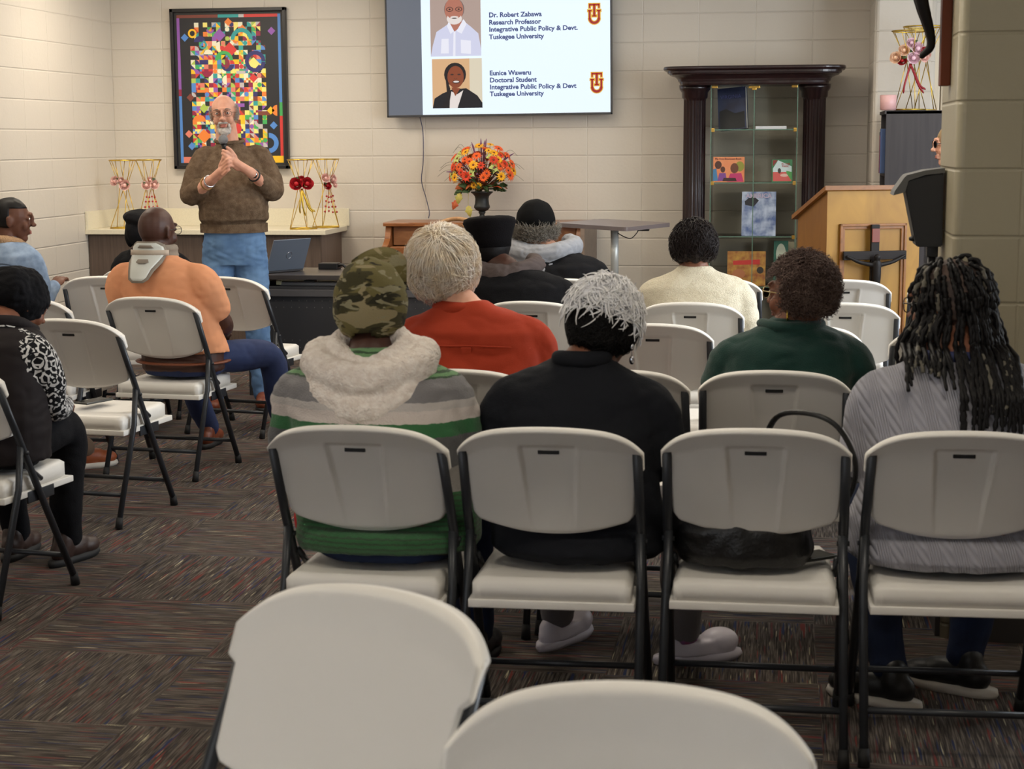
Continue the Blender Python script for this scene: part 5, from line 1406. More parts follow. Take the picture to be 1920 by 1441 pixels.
green_c = mat('dark_green_corduroy', (18, 50, 46), .85, rgb2=(22, 58, 52), vscale=8, bump=.3, bscale=300, spec=.2, sheen=.2)
cream_c = mat('cream_knit', (222, 212, 188), .95, rgb2=(230, 222, 200), vscale=90, bump=.8, bscale=220, spec=.1)
grey_h = mat('grey_hood_cloth', (146, 148, 154), .95, bump=.3, bscale=300, spec=.1)
brown_h = mat('taupe_hood_cloth', (92, 82, 80), .95, bump=.3, bscale=300, spec=.1)
sherpa = mat('sherpa_fleece', (228, 216, 206), 1.0, rgb2=(246, 238, 230), vscale=60, bump=.7, bscale=150, spec=.05)
brown_k = mat('brown_wool_knit', (98, 80, 64), .95, rgb2=(118, 100, 82), vscale=35, bump=.7, bscale=260, spec=.1)
h_black = mat('hair_black', (15, 13, 14), .5, spec=.22); h_dark = mat('hair_dark_brown', (28, 19, 19), .45, spec=.25)
h_blond = mat('hair_grey_blond', (236, 218, 188), .5, rgb2=(240, 232, 220), vscale=30, sheen=.4); h_blond2 = mat('hair_ash', (206, 184, 156), .5, rgb2=(224, 208, 190), vscale=30, sheen=.3)
h_grey = mat('hair_curly_grey', (140, 134, 124), .7, rgb2=(112, 104, 94), vscale=60); h_white = mat('hair_white', (255, 255, 255), .45, rgb2=(246, 246, 250), vscale=40, sheen=.4)
h_brown = mat('hair_brown_curls', (74, 54, 48), .7, rgb2=(104, 84, 76), vscale=18); h_fair = mat('hair_fair', (176, 150, 110), .5)

# ---- 1 man in camouflage cap
stripe = band_material('striped_fleece', [(0, (62, 96, 66)), (.50, (58, 104, 66)), (.635, (150, 146, 142)), (.70, (96, 96, 98)), (.78, (58, 110, 70)), (.815, (206, 196, 190)), (.845, (190, 184, 180)), (.865, (128, 126, 128)), (.925, (110, 152, 104))],
                       noise_amp=.008, fine=(.013, ((.925, 1.2), (.48, .635)), (60, 84, 60)))
P, H, R = seated('person in a camouflage cap and green-grey striped fleece with a fluffy beige hood', 'F1', hip=(.02, .05), sh=(-.03, .10, .925), head=(-.045, .16, 1.10), hr=(0, -.22, 0), sw=.225, girth=1.12, skin=skin_dark, top=stripe, pants=denim_d,
                 shoe_m=black_pl, seed=3, wr=.010, top_bottom=.46, bulk=1.06)
camo = camo_material('camouflage_twill', [(112, 104, 66), (70, 66, 44), (150, 138, 106), (50, 48, 36), (146, 140, 112)], 6.5)
shell('cap', P, camo, H + R @ Vector((0, -.012, .012)), R, (.100, .118, .124), lambda d: d.z > (-.58 if d.y < .2 else -.15) and not (d.y < -.4 and (d.x / .40) ** 2 + ((d.z + .62) / .26) ** 2 < 1), .004, 30)
bm = bmesh.new(); n = 18
for lay in (0, 1):
    pass
V = [[bm.verts.new(H + R @ Vector(((-.078 + .156 * i / n), .085 + (.085 * math.sqrt(max(0, 1 - ((-1 + 2 * i / n)) ** 2 * .92))) * j / 5 + .0, .045 + .012 * j / 5 - .022 * abs(-1 + 2 * i / n) ** 2 + .06 * (j / 5)))) for j in range(6)] for i in range(n + 1)]
for i in range(n):
    for j in range(5): bm.faces.new((V[i][j], V[i + 1][j], V[i + 1][j + 1], V[i][j + 1]))
r = bmesh.ops.extrude_face_region(bm, geom=bm.faces[:])
for v_ in [g for g in r['geom'] if isinstance(g, bmesh.types.BMVert)]: v_.co.z -= .004
bmesh.ops.recalc_face_normals(bm, faces=bm.faces); obj('cap_bill', bm, camo, P)
bm = bmesh.new(); ell(bm, H + R @ Vector((0, -.012, .138)), (.009, .009, .005), R, 10, 6); obj('cap_button', bm, camo, P)
shell('hair', P, h_black, H + R @ Vector((0, -.012, .01)), R, (.082, .098, .10), lambda d: d.y < .1 and d.z > -.80, .002)
bm = bmesh.new()
ring = [(-.10, .10, .985), (-.145, .05, .97), (-.13, -.01, .945), (-.07, -.055, .925), (0, -.07, .915), (.07, -.055, .925), (.13, -.01, .945), (.145, .05, .97), (.10, .10, .985)]
limb(bm, [Vector((p[0] * .62 - .035, p[1] * .62 + .085, p[2] + .035)) for p in ring], [.034] * 9, 12)
limb(bm, [Vector(p) + Vector((-.03, .05, .008)) for p in ring], [.035, .042, .046, .048, .048, .048, .046, .042, .035], 12)
ring2 = [(-.13, .02, .93), (-.115, -.04, .89), (-.05, -.07, .855), (0, -.08, .845), (.05, -.07, .855), (.115, -.04, .89), (.13, .02, .93)]
limb(bm, [Vector(p) + Vector((-.03, .05, .0)) for p in ring2], [.04, .045, .045, .045, .045, .045, .04], 12)
hood = obj('hood', wrinkle(fuse(bm, .006, 2), .006, (16, 16, 16), 4, .0030), sherpa, P)
bm = bmesh.new(); limb(bm, [(-.19, .02, .62), (-.20, .03, .53), (-.15, .0, .475)], [.03, .035, .02], 10); obj('red_lining', fuse(bm, .006, 2), mat('red_cloth', (176, 26, 30), .8), P)

# ---- 2 person with white-topped black hair, black blazer, white clogs
sock = mat('pink_sock', (176, 96, 140), .95, rgb2=(150, 110, 170), vscale=90); grey_t = mat('grey_trousers', (124, 120, 122), .9, bump=.3, bscale=300, spec=.1); clog_m = mat('white_clog', (214, 208, 218), .4)
P, H, R = seated('person with black hair white on top, in black blazer, white clogs and pink socks', 'F2', hip=(.05, .07), sh=(.045, .11, .905), head=(.105, .17, 1.045), hr=(-.25, .22, .05), sw=.215, girth=1.05, skin=skin_brown, top=navy_c, pants=grey_t,
                 seed=8, wr=.009, top_bottom=.455, knees=[(-.02, .48, .48), (.30, .46, .47)], feet=[(-.085, .72, 0), (.31, .60, 0)], hem_w=1.08)
cl = CH['F2'].location
for i, (fx, fy, yaw) in enumerate(((-.085, .72, -.5), (.31, .60, -1.15))):
    shoe(P, (fx, fy, 0), yaw, clog_m, clog_m, .27, 'clog')
    bm = bmesh.new(); tube(bm, [(fx, fy, .075), (fx, fy - .01, .11), (fx - .002, fy - .015, .15)], [.042, .039, .040], 16); obj('sock', bm, sock, P)
hc = H + R @ Vector((0, -.012, .018))
shell('hair', P, h_black, hc + R @ Vector((0, -.004, 0)), R, (.092, .108, .115), lambda d: (d.y < .35 and d.z > -.86 + max(0, d.y) * 1.2) or d.z > .25, .006, 60)
strands('black_hair', P, h_black, hc, R, (.093, .110, .116), 1300, (0, -.2, 1), lambda d: d.y < .4 and -.75 < d.z < .45, .07, .0022, .006, 6, down=.15, seed=4, jit=.3)
shell('white_crown', P, h_white, hc + R @ Vector((0, .0, .004)), R, (.096, .113, .119), lambda d: d.z > .34 - .25 * d.x and d.y > -.9, .006, 60)
strands('white_hair', P, h_white, hc, R, (.094, .112, .118), 1000, (-.15, .35, .9), lambda d: d.z > .18 - .25 * d.x and d.y > -.95, .075, .0042, .012, 7, curl=.0026, cf=5, jit=.35, seed=5, spread=.10)
for q in (-1, 1):
    bm = bmesh.new(); a = H + R @ Vector((q * .088, -.01, -.045)); ell(bm, a, (.006, .006, .010), None, 8, 6); tube(bm, [a, a + Vector((0, 0, -.03))], .0012, 5); ell(bm, a + Vector((0, 0, -.035)), (.007, .004, .012), None, 8, 6); obj('earring', bm, chrome, P)
bm = bmesh.new()     # blazer collar
limb(bm, [(.055 + .06, .14, .975), (.055 + .055, .07, .975), (.06, .045, .975), (.0, .07, .975), (-.01, .14, .97)], [.018, .022, .024, .022, .018], 10); obj('collar', wrinkle(fuse(bm, .006, 1), .002), navy_c, P)

# ---- 3 person with long braids, grey cable-knit sweater
knit = mat('grey_cable_knit', (160, 160, 170), .95, spec=.1, sheen=.2)
nt = knit.node_tree; tcn = N(nt, 'ShaderNodeTexCoord'); sp3 = N(nt, 'ShaderNodeSeparateXYZ'); nt.links.new(tcn.outputs['Object'], sp3.inputs[0])
xx = math_node(nt, 'ADD', sp3.outputs[0], math_node(nt, 'MULTIPLY', sp3.outputs[2], .22))
cab = math_node(nt, 'FRACT', math_node(nt, 'DIVIDE', xx, .062))
rope = math_node(nt, 'ABSOLUTE', math_node(nt, 'SINE', math_node(nt, 'ADD', math_node(nt, 'MULTIPLY', sp3.outputs[2], 70), math_node(nt, 'MULTIPLY', cab, 9))))
inside = math_node(nt, 'LESS_THAN', math_node(nt, 'ABSOLUTE', math_node(nt, 'SUBTRACT', cab, .5)), .22)
ribs = math_node(nt, 'ABSOLUTE', math_node(nt, 'SINE', math_node(nt, 'MULTIPLY', xx, 500)))
hgt = math_node(nt, 'ADD', math_node(nt, 'MULTIPLY', inside, rope), math_node(nt, 'MULTIPLY', math_node(nt, 'SUBTRACT', 1.0, inside), math_node(nt, 'MULTIPLY', ribs, .5)))
bp = N(nt, 'ShaderNodeBump'); bp.inputs['Strength'].default_value = 1.0; bp.inputs['Distance'].default_value = .005; nt.links.new(hgt, bp.inputs['Height']); nt.links.new(bp.outputs[0], nt.nodes['Principled BSDF'].inputs['Normal'])
P, H, R = seated('person with long black braids and glasses in a grey cable-knit sweater', 'F4', hip=(.02, .06), sh=(.03, .10, .925), head=(.0, .17, 1.105), hr=(.98, .08, 0), sw=.235, girth=1.12, skin=skin_brown, top=knit, pants=denim_d,
                 shoe_m=black_pl, sole_m=mat('white_sole', (206, 200, 190), .5), seed=12, wr=.007, top_bottom=.455, feet=[(-.12, .24, 0), (.10, .37, 0)], toe=1.05, knees=[(-.17, .47, .49), (.16, .48, .49)], hem_w=1.12, face=True, bulk=1.05)
glasses(P, H, R, 1.0)
hc = H + R @ Vector((0, -.014, .02))
shell('scalp_hair', P, mat('hair_parted_roots', (50, 40, 38), .7, rgb2=(96, 76, 66), vscale=35), hc, R, (.083, .101, .102), lambda d: d.z > .35 or (d.y < .25 and d.z > -.55), .002)
def braids(parent, hc, R, n, zend, seed):
    Rn = random.Random(seed); mats = [h_black, mat('braid_ash_streak', (96, 92, 82), .5, spec=.25)]
    k = 0; tries = 0; roots = []
    while k < n and tries < 8000:
        tries += 1
        z = Rn.uniform(-.25, .98); a = Rn.uniform(0, 2 * PI); q = math.sqrt(1 - z * z); d = Vector((q * math.cos(a), q * math.sin(a), z))
        if d.y > .55 and d.z < .6: continue
        if any((d - e).length < .20 for e in roots): continue
        roots.append(d); k += 1
        rad = Vector((.086, .104, .106)); p = Vector((d.x * rad.x, d.y * rad.y, d.z * rad.z)); pts = [hc + R @ p]
        crown = Vector((0, .25, 1)).normalized(); L = 0; st = .012
        tang = (d - crown * d.dot(crown)); 
        for s in range(30):
            nrm = Vector((p.x / rad.x ** 2, p.y / rad.y ** 2, p.z / rad.z ** 2)).normalized()
            w_ = tang * 1.0 + Vector((0, 0, -.5)) + (Vector((0, 0, -1.6)) if p.z < .02 else Vector((0, 0, 0)))
            if p.z < -.03: break
            w_ = w_ - nrm * w_.dot(nrm); w_.normalize(); p = p + w_ * st
            e = math.sqrt((p.x / rad.x) ** 2 + (p.y / rad.y) ** 2 + (p.z / rad.z) ** 2); p = p / e * (1.05 + .06 * math.sin(s + d.x * 9))
            pts.append(hc + R @ p)
        # hang down from here, over the shoulders and the back
        g = pts[-1].copy(); out = R @ Vector((p.x, p.y, 0)); out = out.normalized() if out.length > 1e-4 else Vector((0, -1, 0))
        ze = zend + Rn.uniform(-.03, .10)
        o2 = R @ Vector((p.x, p.y, 0)); ze = .93 + Rn.uniform(-.02, .05) if (o2.x < -.01 or o2.y > .05) else (.81 + Rn.uniform(-.02, .08))
        tot = max(.04, g.z - ze); sgm = max(3, int(tot / .016)); wob = Rn.random() * 6
        for s in range(1, sgm + 1):
            t = s / sgm
            q_ = g + Vector((out.x * (.035 * t + .012 * math.sin(t * 3)), out.y * .03 * t, -tot * t)) + Vector((math.sin(wob + t * 5) * .008, 0, 0))
            if q_.z < 1.0 and q_.y < .16: q_.y = min(q_.y, .03 - min(.11, (1.0 - q_.z) * 1.1))        # lie on the back
            pts.append(q_)
        bm = bmesh.new(); Q = spline(pts, 2)
        if len(Q) < 4: continue
        rs = [.0062 * (1 + .28 * math.sin(i * 2.1)) * (1 if i < len(Q) - 3 else .7) for i in range(len(Q))]
        tube(bm, Q, rs, 7, mi=0)
        if Rn.random() < .24:
            for f in bm.faces:
                if noise.noise(f.calc_center_median() * 22) > .1: f.material_index = 1
        obj('braid', bm, mats, parent)
braids(P, hc, R, 84, .80, 5)
bm = bmesh.new()     # navy collar under the sweater
limb(bm, [(-.07, .16, .985), (-.085, .10, .985), (-.03, .045, .985), (.05, .045, .985), (.1, .10, .985)], [.012, .016, .018, .016, .012], 8); obj('navy_undershirt', fuse(bm, .005, 1), mat('navy_cloth', (36, 44, 84), .8), P)

# ---- 4 grey-blond man in brick-red shirt
P, H, R = seated('person with thick grey-blond hair in a brick red shirt', 'S1', hip=(.03, .07), sh=(-.01, .13, .945), head=(-.115, .20, 1.115), hr=(.05, .05, -.08), sw=.235, girth=1.1, skin=skin_light, top=red_c, pants=denim_d, shoe_m=black_pl, seed=21, wr=.012, fold=(5, 5, 7), bulk=1.03)
hc = H + R @ Vector((0, -.014, .02))
shell('hair', P, h_blond2, hc, R, (.110, .122, .124), lambda d: d.z > .3 or (d.y < .3 and d.z > -.80 and (abs(d.x) < .9 or d.z > -.1 or d.y < 0)), .006, 50)
RG = lambda d: d.z > .2 or (d.y < .35 and d.z > -.62)
strands('blond_strands', P, h_blond, hc, R, (.114, .126, .130), 3400, (.0, -.62, .78), RG, .105, .0018, .018, 8, jit=.26, seed=6, down=.05)
strands('ash_strands', P, h_blond2, hc, R, (.113, .125, .128), 1500, (.0, -.62, .78), RG, .10, .0018, .016, 8, jit=.30, seed=7, down=.05)
bm = bmesh.new(); limb(bm, [(-.125, .20, 1.005), (-.115, .13, 1.0), (-.055, .075, .995), (.01, .11, .995), (.02, .20, 1.0)], [.016, .024, .027, .024, .016], 10); obj('shirt_collar', fuse(bm, .005, 2), red_c, P)
bm = bmesh.new()      # yoke seam and box pleat
tube(bm, spline([(-.20, .045, .875), (-.1, -.008, .885), (.0, -.016, .888), (.1, -.008, .885), (.20, .045, .875)], 6), .0035, 6); box(bm, -.018, .018, -.022, .012, .80, .885, .004); obj('back_pleat', bm, red_c, P)

# ---- 5 man in flat black cap with taupe hood
P, H, R = seated('person in a flat-topped black cap and black jacket with taupe hood', 'D1', hip=(-.04, .06), sh=(-.15, .06, .905), head=(-.275, .13, 1.062), hr=(.1, .05, -.06), sw=.25, girth=1.15, skin=skin_dark, top=black_c, pants=black_c, shoe_m=black_pl, seed=31, wr=.010, bulk=1.05)
hc = H + R @ Vector((0, -.012, .02))
bm = bmesh.new()
loft(bm, [(0, 0, -.03, .093, .106), (0, 0, .01, .098, .112), (0, .0, .055, .112, .125), (0, .0, .085, .122, .132), (0, 0, .102, .116, .126), (0, 0, .112, .09, .10), (0, 0, .116, .05, .05)], 36, 2.0)
bmesh.ops.transform(bm, matrix=Matrix.Translation(hc) @ R.to_4x4(), verts=bm.verts); obj('cap', wrinkle(bm, .004, (20, 20, 20), 2), mat('black_cap_cloth', (15, 13, 15), .95, spec=.1, bump=.4, bscale=250), P)
shell('hair', P, h_black, hc + Vector((0, 0, -.01)), R, (.092, .106, .115), lambda d: d.y < .2 and -.85 < d.z < .2, .003)
def hood(P, c, m, seed=1, s=1.0):
    bm = bmesh.new(); c = Vector(c)
    limb(bm, [c + Vector(p) * s for p in ((-.085, .10, .03), (-.115, .03, .015), (-.07, -.04, .0), (0, -.06, -.01), (.07, -.04, .0), (.115, .03, .015), (.085, .10, .03))], [.03 * s, .036 * s, .036 * s, .036 * s, .036 * s, .036 * s, .03 * s], 12)
    limb(bm, [c + Vector(p) * s for p in ((-.09, .0, -.03), (-.05, -.06, -.07), (0, -.075, -.09), (.05, -.06, -.07), (.09, .0, -.03))], [.035 * s, .035 * s, .032 * s, .035 * s, .035 * s], 12)
    return obj('hood', wrinkle(fuse(bm, .006, 2), .010, (14, 14, 20), seed), m, P)
hood(P, (-.20, .08, .955), brown_h, 3, 1.2)
# ---- 6 man in black ball cap, grey curls, grey hood
P, H, R = seated('person in a black ball cap over curly grey hair with light grey hood', 'E1', hip=(-.04, .06), sh=(-.124, .07, .905), head=(-.235, .12, 1.087), hr=(-.05, .0, .0), sw=.245, girth=1.15, skin=skin_light, top=black_c, pants=black_c, shoe_m=black_pl, seed=35, wr=.010, bulk=1.05)
hc = H + R @ Vector((0, -.012, .02))
shell('ball_cap', P, mat('black_cap_twill', (14, 14, 15), .9, spec=.1), hc + R @ Vector((0, 0, .012)), R, (.104, .118, .114), lambda d: d.z > -.42, .003, 30)
bm = bmesh.new(); ell(bm, hc + R @ Vector((0, .13, .0)), (.07, .075, .008), R, 16, 8); obj('cap_bill', bm, mat('black_cap_twill', (14, 14, 15), .9, spec=.1), P)
strands('curly_hair', P, h_grey, hc + Vector((0, 0, -.02)), R, (.104, .112, .105), 1600, (0, 0, 1), lambda d: d.y < .35 and -.62 < d.z < -.10, .05, .0022, .02, 8, curl=.006, cf=14, jit=.6, seed=9, spread=.35)
shell('hair', P, h_grey, hc + Vector((0, 0, -.02)), R, (.100, .110, .102), lambda d: d.y < .35 and -.62 < d.z < .0, .010, 90)
hood(P, (-.20, .07, .965), grey_h, 6, 1.45)
# ---- 7 person in cream sweater
P, H, R = seated('person with short dark wavy hair in a cream knit sweater', 'D2', hip=(.0, .06), sh=(.01, .07, .905), head=(-.007, .10, 1.05), hr=(.5, .12, 0), sw=.215, girth=1.1, skin=skin_brown, top=cream_c, pants=black_c, shoe_m=black_pl, seed=41, wr=.008, face=True, bulk=1.03)
glasses(P, H, R, 1.0); hc = H + R @ Vector((0, -.014, .022))
shell('hair', P, h_dark, hc, R, (.098, .112, .112), lambda d: d.z > .35 or (d.y < .3 and d.z > -.78), .016, 45)
strands('wavy_hair', P, h_dark, hc, R, (.100, .114, .115), 1400, (0, .1, 1), lambda d: d.z > .25 or (d.y < .35 and d.z > -.7), .07, .0026, .012, 8, curl=.003, cf=7, jit=.4, seed=10)
# ---- 8 person in dark green jacket
P, H, R = seated('person with short curly brown hair, glasses and gold earring in a dark green jacket', 'S3', hip=(.02, .04), sh=(.05, .10, .895), head=(.072, .12, 1.04), hr=(1.0, .0, 0), sw=.215, girth=1.08, skin=skin_brown, top=green_c, pants=mat('navy_trousers', (24, 30, 54), .85, bump=.2, bscale=300), shoe_m=black_pl, seed=45, wr=.009, face=True,
                 knees=[(-.08, .44, .49), (.36, .42, .52)], feet=[(-.08, .50, 0), (.36, .50, 0)], hands=[(-.02, .28, .60), (.26, .30, .62)])
glasses(P, H, R, 1.0, mat('light_spectacle_frame', (190, 170, 120), .3, metal=.5)); hc = H + R @ Vector((0, -.018, .022))
GR = lambda d: d.z > .42 or (d.y < .25 and d.z > -.74 + max(0, d.y))
shell('hair', P, h_brown, hc, R, (.094, .106, .110), GR, .014, 60)
strands('curls', P, h_brown, hc, R, (.096, .108, .112), 3200, (0, .2, 1), GR, .032, .0021, .01, 7, curl=.0058, cf=13, jit=.9, seed=12, spread=.5)
bm = bmesh.new(); e0 = H + R @ Vector((.084, -.012, -.05)); k = 16
e0 = H + R @ Vector((-.084, -.012, -.055)); tube(bm, [e0 + Vector((0, .016 * math.cos(2 * PI * i / k), .016 * math.sin(2 * PI * i / k))) for i in range(k + 1)], .003, 6, cap=False); obj('earring', bm, gold, P)
bm = bmesh.new(); limb(bm, [(.13, .17, .95), (.14, .10, .95), (.09, .045, .945), (.01, .045, .945), (-.04, .10, .95), (-.03, .17, .95)], [.014, .022, .026, .026, .022, .014], 10, flat=.8); obj('jacket_collar', wrinkle(fuse(bm, .006, 1), .003), green_c, P)
loc, a_ = at_chair('S3', .345, .34, .575, .2)
t = thing('notebook', 'open notebook with cream pages on the knee of the person in green', 'notebook', loc, a_)
bxo('cover', -.09, .09, -.11, .11, 0, .004, mat('notebook_tan', (170, 130, 90), .7), t, .001); bxo('pages', -.085, .085, -.105, .105, .004, .016, mat('notebook_pages', (232, 224, 206), .8), t, .003)
# ---- 9 man in orange polo with neck brace
P, H, R = seated('person in an orange polo shirt wearing a white and grey neck brace', 'LO', hip=(.03, .06), sh=(-.034, .0, .945), head=(-.07, .04, 1.125), hr=(-.28, .05, 0), sw=.225, girth=1.10, skin=skin_dark, top=orange_c, pants=mat('indigo_jeans', (32, 44, 82), .85, rgb2=(38, 54, 96), vscale=10, bump=.3, bscale=500),
                 shoe_m=mat('brown_leather', (116, 58, 34), .4), sole_m=cap_m, seed=51, wr=.007, sleeve=.60, arm=1.15, top_bottom=.53, knees=[(-.14, .45, .50), (.33, .40, .49)], feet=[(-.10, .60, 0), (.36, .55, 0)], hands=[(-.02, .32, .62), (.13, .32, .62)], elbows=[(-.27, .08, .70), (.22, .10, .70)], face=True)
glasses(P, H, R, 1.0)
bm = bmesh.new(); tube(bm, [(.03 + .215 * math.cos(2 * PI * i / 40), .06 + .168 * math.sin(2 * PI * i / 40), .515) for i in range(41)], .018, 8, cap=False, flat=.35); obj('belt', bm, mat('tan_leather_belt', (116, 60, 34), .5), P)
wp = mat('brace_white_plastic', (206, 208, 202), .35); gf = mat('brace_grey_foam', (134, 124, 112), .9)
bm = bmesh.new()
def arcpts(r, z, a0, a1, n=16, cx=H.x, cy=H.y - .015, sy=1.05): return [(cx + r * math.cos(a0 + (a1 - a0) * k / n), cy + r * sy * math.sin(a0 + (a1 - a0) * k / n), z) for k in range(n + 1)]
tube(bm, arcpts(.078, 1.045, 0, 2 * PI, 32), .022, 8, cap=False, flat=1); tube(bm, arcpts(.080, 1.015, 0, 2 * PI, 32), .022, 8, cap=False)
obj('brace_foam', fuse(bm, .005, 2), gf, P)
def plate(name, outline, mid, m, off, thick):
    """curved plate following the back of the neck: outline in (angle, z) around the neck axis"""
    bm = bmesh.new(); n = 12; V = []
    for (z, hw, rr_) in outline:
        V.append([bm.verts.new((H.x + rr_ * math.sin(hw * (-1 + 2 * k / n)), H.y - .015 - rr_ * 1.05 * math.cos(hw * (-1 + 2 * k / n)), z)) for k in range(n + 1)])
    for a, b in zip(V, V[1:]):
        for k in range(n): bm.faces.new((a[k], a[k + 1], b[k + 1], b[k]))
    r = bmesh.ops.extrude_face_region(bm, geom=bm.faces[:])
    for v_ in [g for g in r['geom'] if isinstance(g, bmesh.types.BMVert)]:
        d = Vector((v_.co.x - H.x, v_.co.y - (H.y - .015), 0)).normalized(); v_.co += d * thick
    bmesh.ops.recalc_face_normals(bm, faces=bm.faces); return obj(name, bm, m, P)
plate('brace_foam_edge', [(1.085, .55, .098), (1.07, .85, .100), (1.03, .95, .103), (.99, .66, .135), (.95, .38, .168), (.915, .26, .190), (.90, .14, .194)], 0, gf, 0, .006)
plate('brace_plate', [(1.078, .45, .105), (1.06, .75, .107), (1.03, .82, .110), (1.0, .56, .132), (.96, .30, .168), (.925, .21, .190), (.91, .11, .196)], 0, wp, 0, .006)
plate('brace_strap', [(1.045, .95, .116), (1.020, .95, .117)], 0, mat('brace_strap_beige', (186, 172, 156), .8), 0, .004)
plate('brace_cutout', [(1.068, .25, .1135), (1.055, .36, .1145)], 0, gf, 0, .003); plate('brace_cutout', [(1.005, .18, .137), (.992, .22, .146), (.985, .10, .152)], 0, gf, 0, .003)
# ---- 10 person in denim jacket
P, H, R = seated('person in a pale denim jacket with tan fleece collar at the left edge', None, (-4.10, 8.45, 0), math.radians(-12), hip=(0, .05), sh=(.0, .05, .975), head=(.05, .10, 1.135), hr=(-1.0, .05, 0), sw=.205, girth=1.1, skin=mat('skin_deep_brown', (98, 62, 46), .5, var=.08, vscale=18, spec=.3), top=denim_l, pants=denim_d, shoe_m=black_pl, seed=61, wr=.008, face=True, bulk=1.08,
                 hands=[(-.1, .3, .6), (.22, .2, .78)])
hc = H + R @ Vector((0, -.016, .018)); shell('hair', P, h_black, hc, R, (.082, .099, .102), lambda d: d.z > .45 or (d.y < .05 and d.z > -.55), .003, 30)
bm = bmesh.new(); limb(bm, [(.10, .13, 1.0), (.10, .06, 1.02), (.05, .0, 1.03), (-.03, .0, 1.03), (-.08, .06, 1.02)], [.016, .026, .03, .03, .024], 10); obj('fleece_collar', wrinkle(fuse(bm, .006, 1), .004, (40, 40, 40), 1), mat('tan_fleece', (176, 142, 108), 1, bump=.8, bscale=200), P)
bm = bmesh.new()
for q in (-1, 1): tube(bm, spline([(q * .21, -.03, .88), (q * .13, -.085, .915), (q * .05, -.105, .905), (q * .01, -.118, .85)], 5), .004, 6)
obj('jacket_seam', bm, mat('denim_stitch', (70, 84, 104), .9), P)
tag_ch = copy_tree(chair0); tag_ch.location = (-4.10, 8.45, 0); tag_ch.rotation_euler = (0, 0, math.radians(-12)); tag_ch['label'] = 'white folding chair under the person in the pale denim jacket, nearly all out of view'; tag_ch['group'] = 'left block chairs'
# ---- 11 person in black head wrap bending forward
pais = paisley_material()
vest = mat('brown_black_vest', (30, 24, 25), .75, spec=.2)
P, H, R = seated('person in black head wrap, dark vest and black-and-white paisley sleeve at the left edge', 'LF', hip=(.0, .06), sh=(.02, .11, .875), head=(.023, .27, .985), hr=(-.4, .5, 0), sw=.185, girth=1.1, skin=skin_brown, top=pais, pants=black_c, shoe_m=mat('brown_boot', (52, 34, 28), .5), sole_m=cap_m, seed=71, wr=.009,
                 knees=[(-.20, .46, .50), (.075, .45, .50)], feet=[(-.2, .52, 0), (.03, .50, 0)], elbows=[(-.22, .20, .66), (.175, .20, .64)], hands=[(-.1, .42, .60), (.08, .43, .60)], bulk=1.0, arm=1.0, face=True)
bm = bmesh.new(); loft(bm, [(.0, .06, .47, .225, .17), (.0, .065, .60, .225, .17), (.01, .08, .76, .20, .162), (.02, .11, .86, .182, .15), (.02, .12, .90, .14, .12), (.02, .13, .925, .09, .09)], 28)
obj('vest', wrinkle(fuse(bm, .008, 2), .008, (6, 6, 14), 3), vest, P)
bm = bmesh.new(); limb(bm, [(-.06, .22, .91), (-.06, .12, .935), (.02, .06, .94), (.10, .12, .935), (.11, .22, .90)], [.016, .022, .026, .024, .018], 10); obj('vest_collar', fuse(bm, .006, 2), vest, P)
hc = H + R @ Vector((0, -.02, .02)); bm = bmesh.new(); ell(bm, hc, (.098, .112, .105), R, 24, 16); ell(bm, hc + R @ Vector((0.02, -.06, .0)), (.095, .07, .085), R, 20, 12)
b2_ = fuse(bm, .006, 2); obj('head_wrap', wrinkle(b2_, .012, (10, 22, 22), 5), black_c, P)
# ---- 12 person in tan trousers left of the frame, only the leg in view
P, H, R = seated('person at far left of whom only tan trousers and a brown shoe show', None, (-4.03, 6.96, 0), math.radians(-55), hip=(0, .0), sh=(0, .02, .94), head=(0, .06, 1.12), sw=.19, skin=skin_brown, top=black_c, pants=mat('tan_trousers', (112, 92, 76), .9), shoe_m=mat('tan_shoe', (150, 78, 42), .5), sole_m=mat('white_sole', (206, 200, 190), .5), seed=81,
                 knees=[(-.02, .60, .50), (.18, .50, .50)], feet=[(-.05, .97, 0), (.2, .62, 0)])
hc = H + Vector((0, -.014, .02)); shell('hair', P, h_black, hc, R, (.084, .10, .10), lambda d: d.z > .4 or (d.y < .1 and d.z > -.5), .003)
c_ = copy_tree(chair0); c_.location = (-4.03, 6.96, 0); c_.rotation_euler = (0, 0, math.radians(-55)); c_['label'] = 'white folding chair of the person in tan trousers, outside the left edge'; c_['group'] = 'left block chairs'
# ---- 13 person with black hat in front of the orange shirt
P, H, R = seated('person in a large black hat, almost hidden behind the neck-brace wearer\'s head', None, (-3.54, 9.25, 0), 0, hip=(0, .06), sh=(-.02, .05, .90), head=(-.04, .06, 1.045), sw=.19, skin=skin_dark, top=black_c, pants=black_c, shoe_m=black_pl, seed=85)
hc = H + Vector((0, -.01, .03)); bm = bmesh.new(); ell(bm, hc + Vector((0, 0, .03)), (.135, .14, .055), Matrix.Rotation(.15, 3, 'Y'), 24, 12); ell(bm, hc + Vector((-.02, -.02, -.03)), (.10, .11, .10), None, 20, 12); ell(bm, hc + Vector((-.09, -.03, -.05)), (.03, .05, .08), None, 12, 8)
obj('hat', wrinkle(fuse(bm, .006, 2), .006, (12, 12, 12), 3), black_c, P)
c_ = copy_tree(chair0); c_.location = (-3.54, 9.25, 0); c_.rotation_euler = (0, 0, 0); c_['label'] = 'white folding chair under the person in the black hat, mostly hidden'; c_['group'] = 'left block chairs'
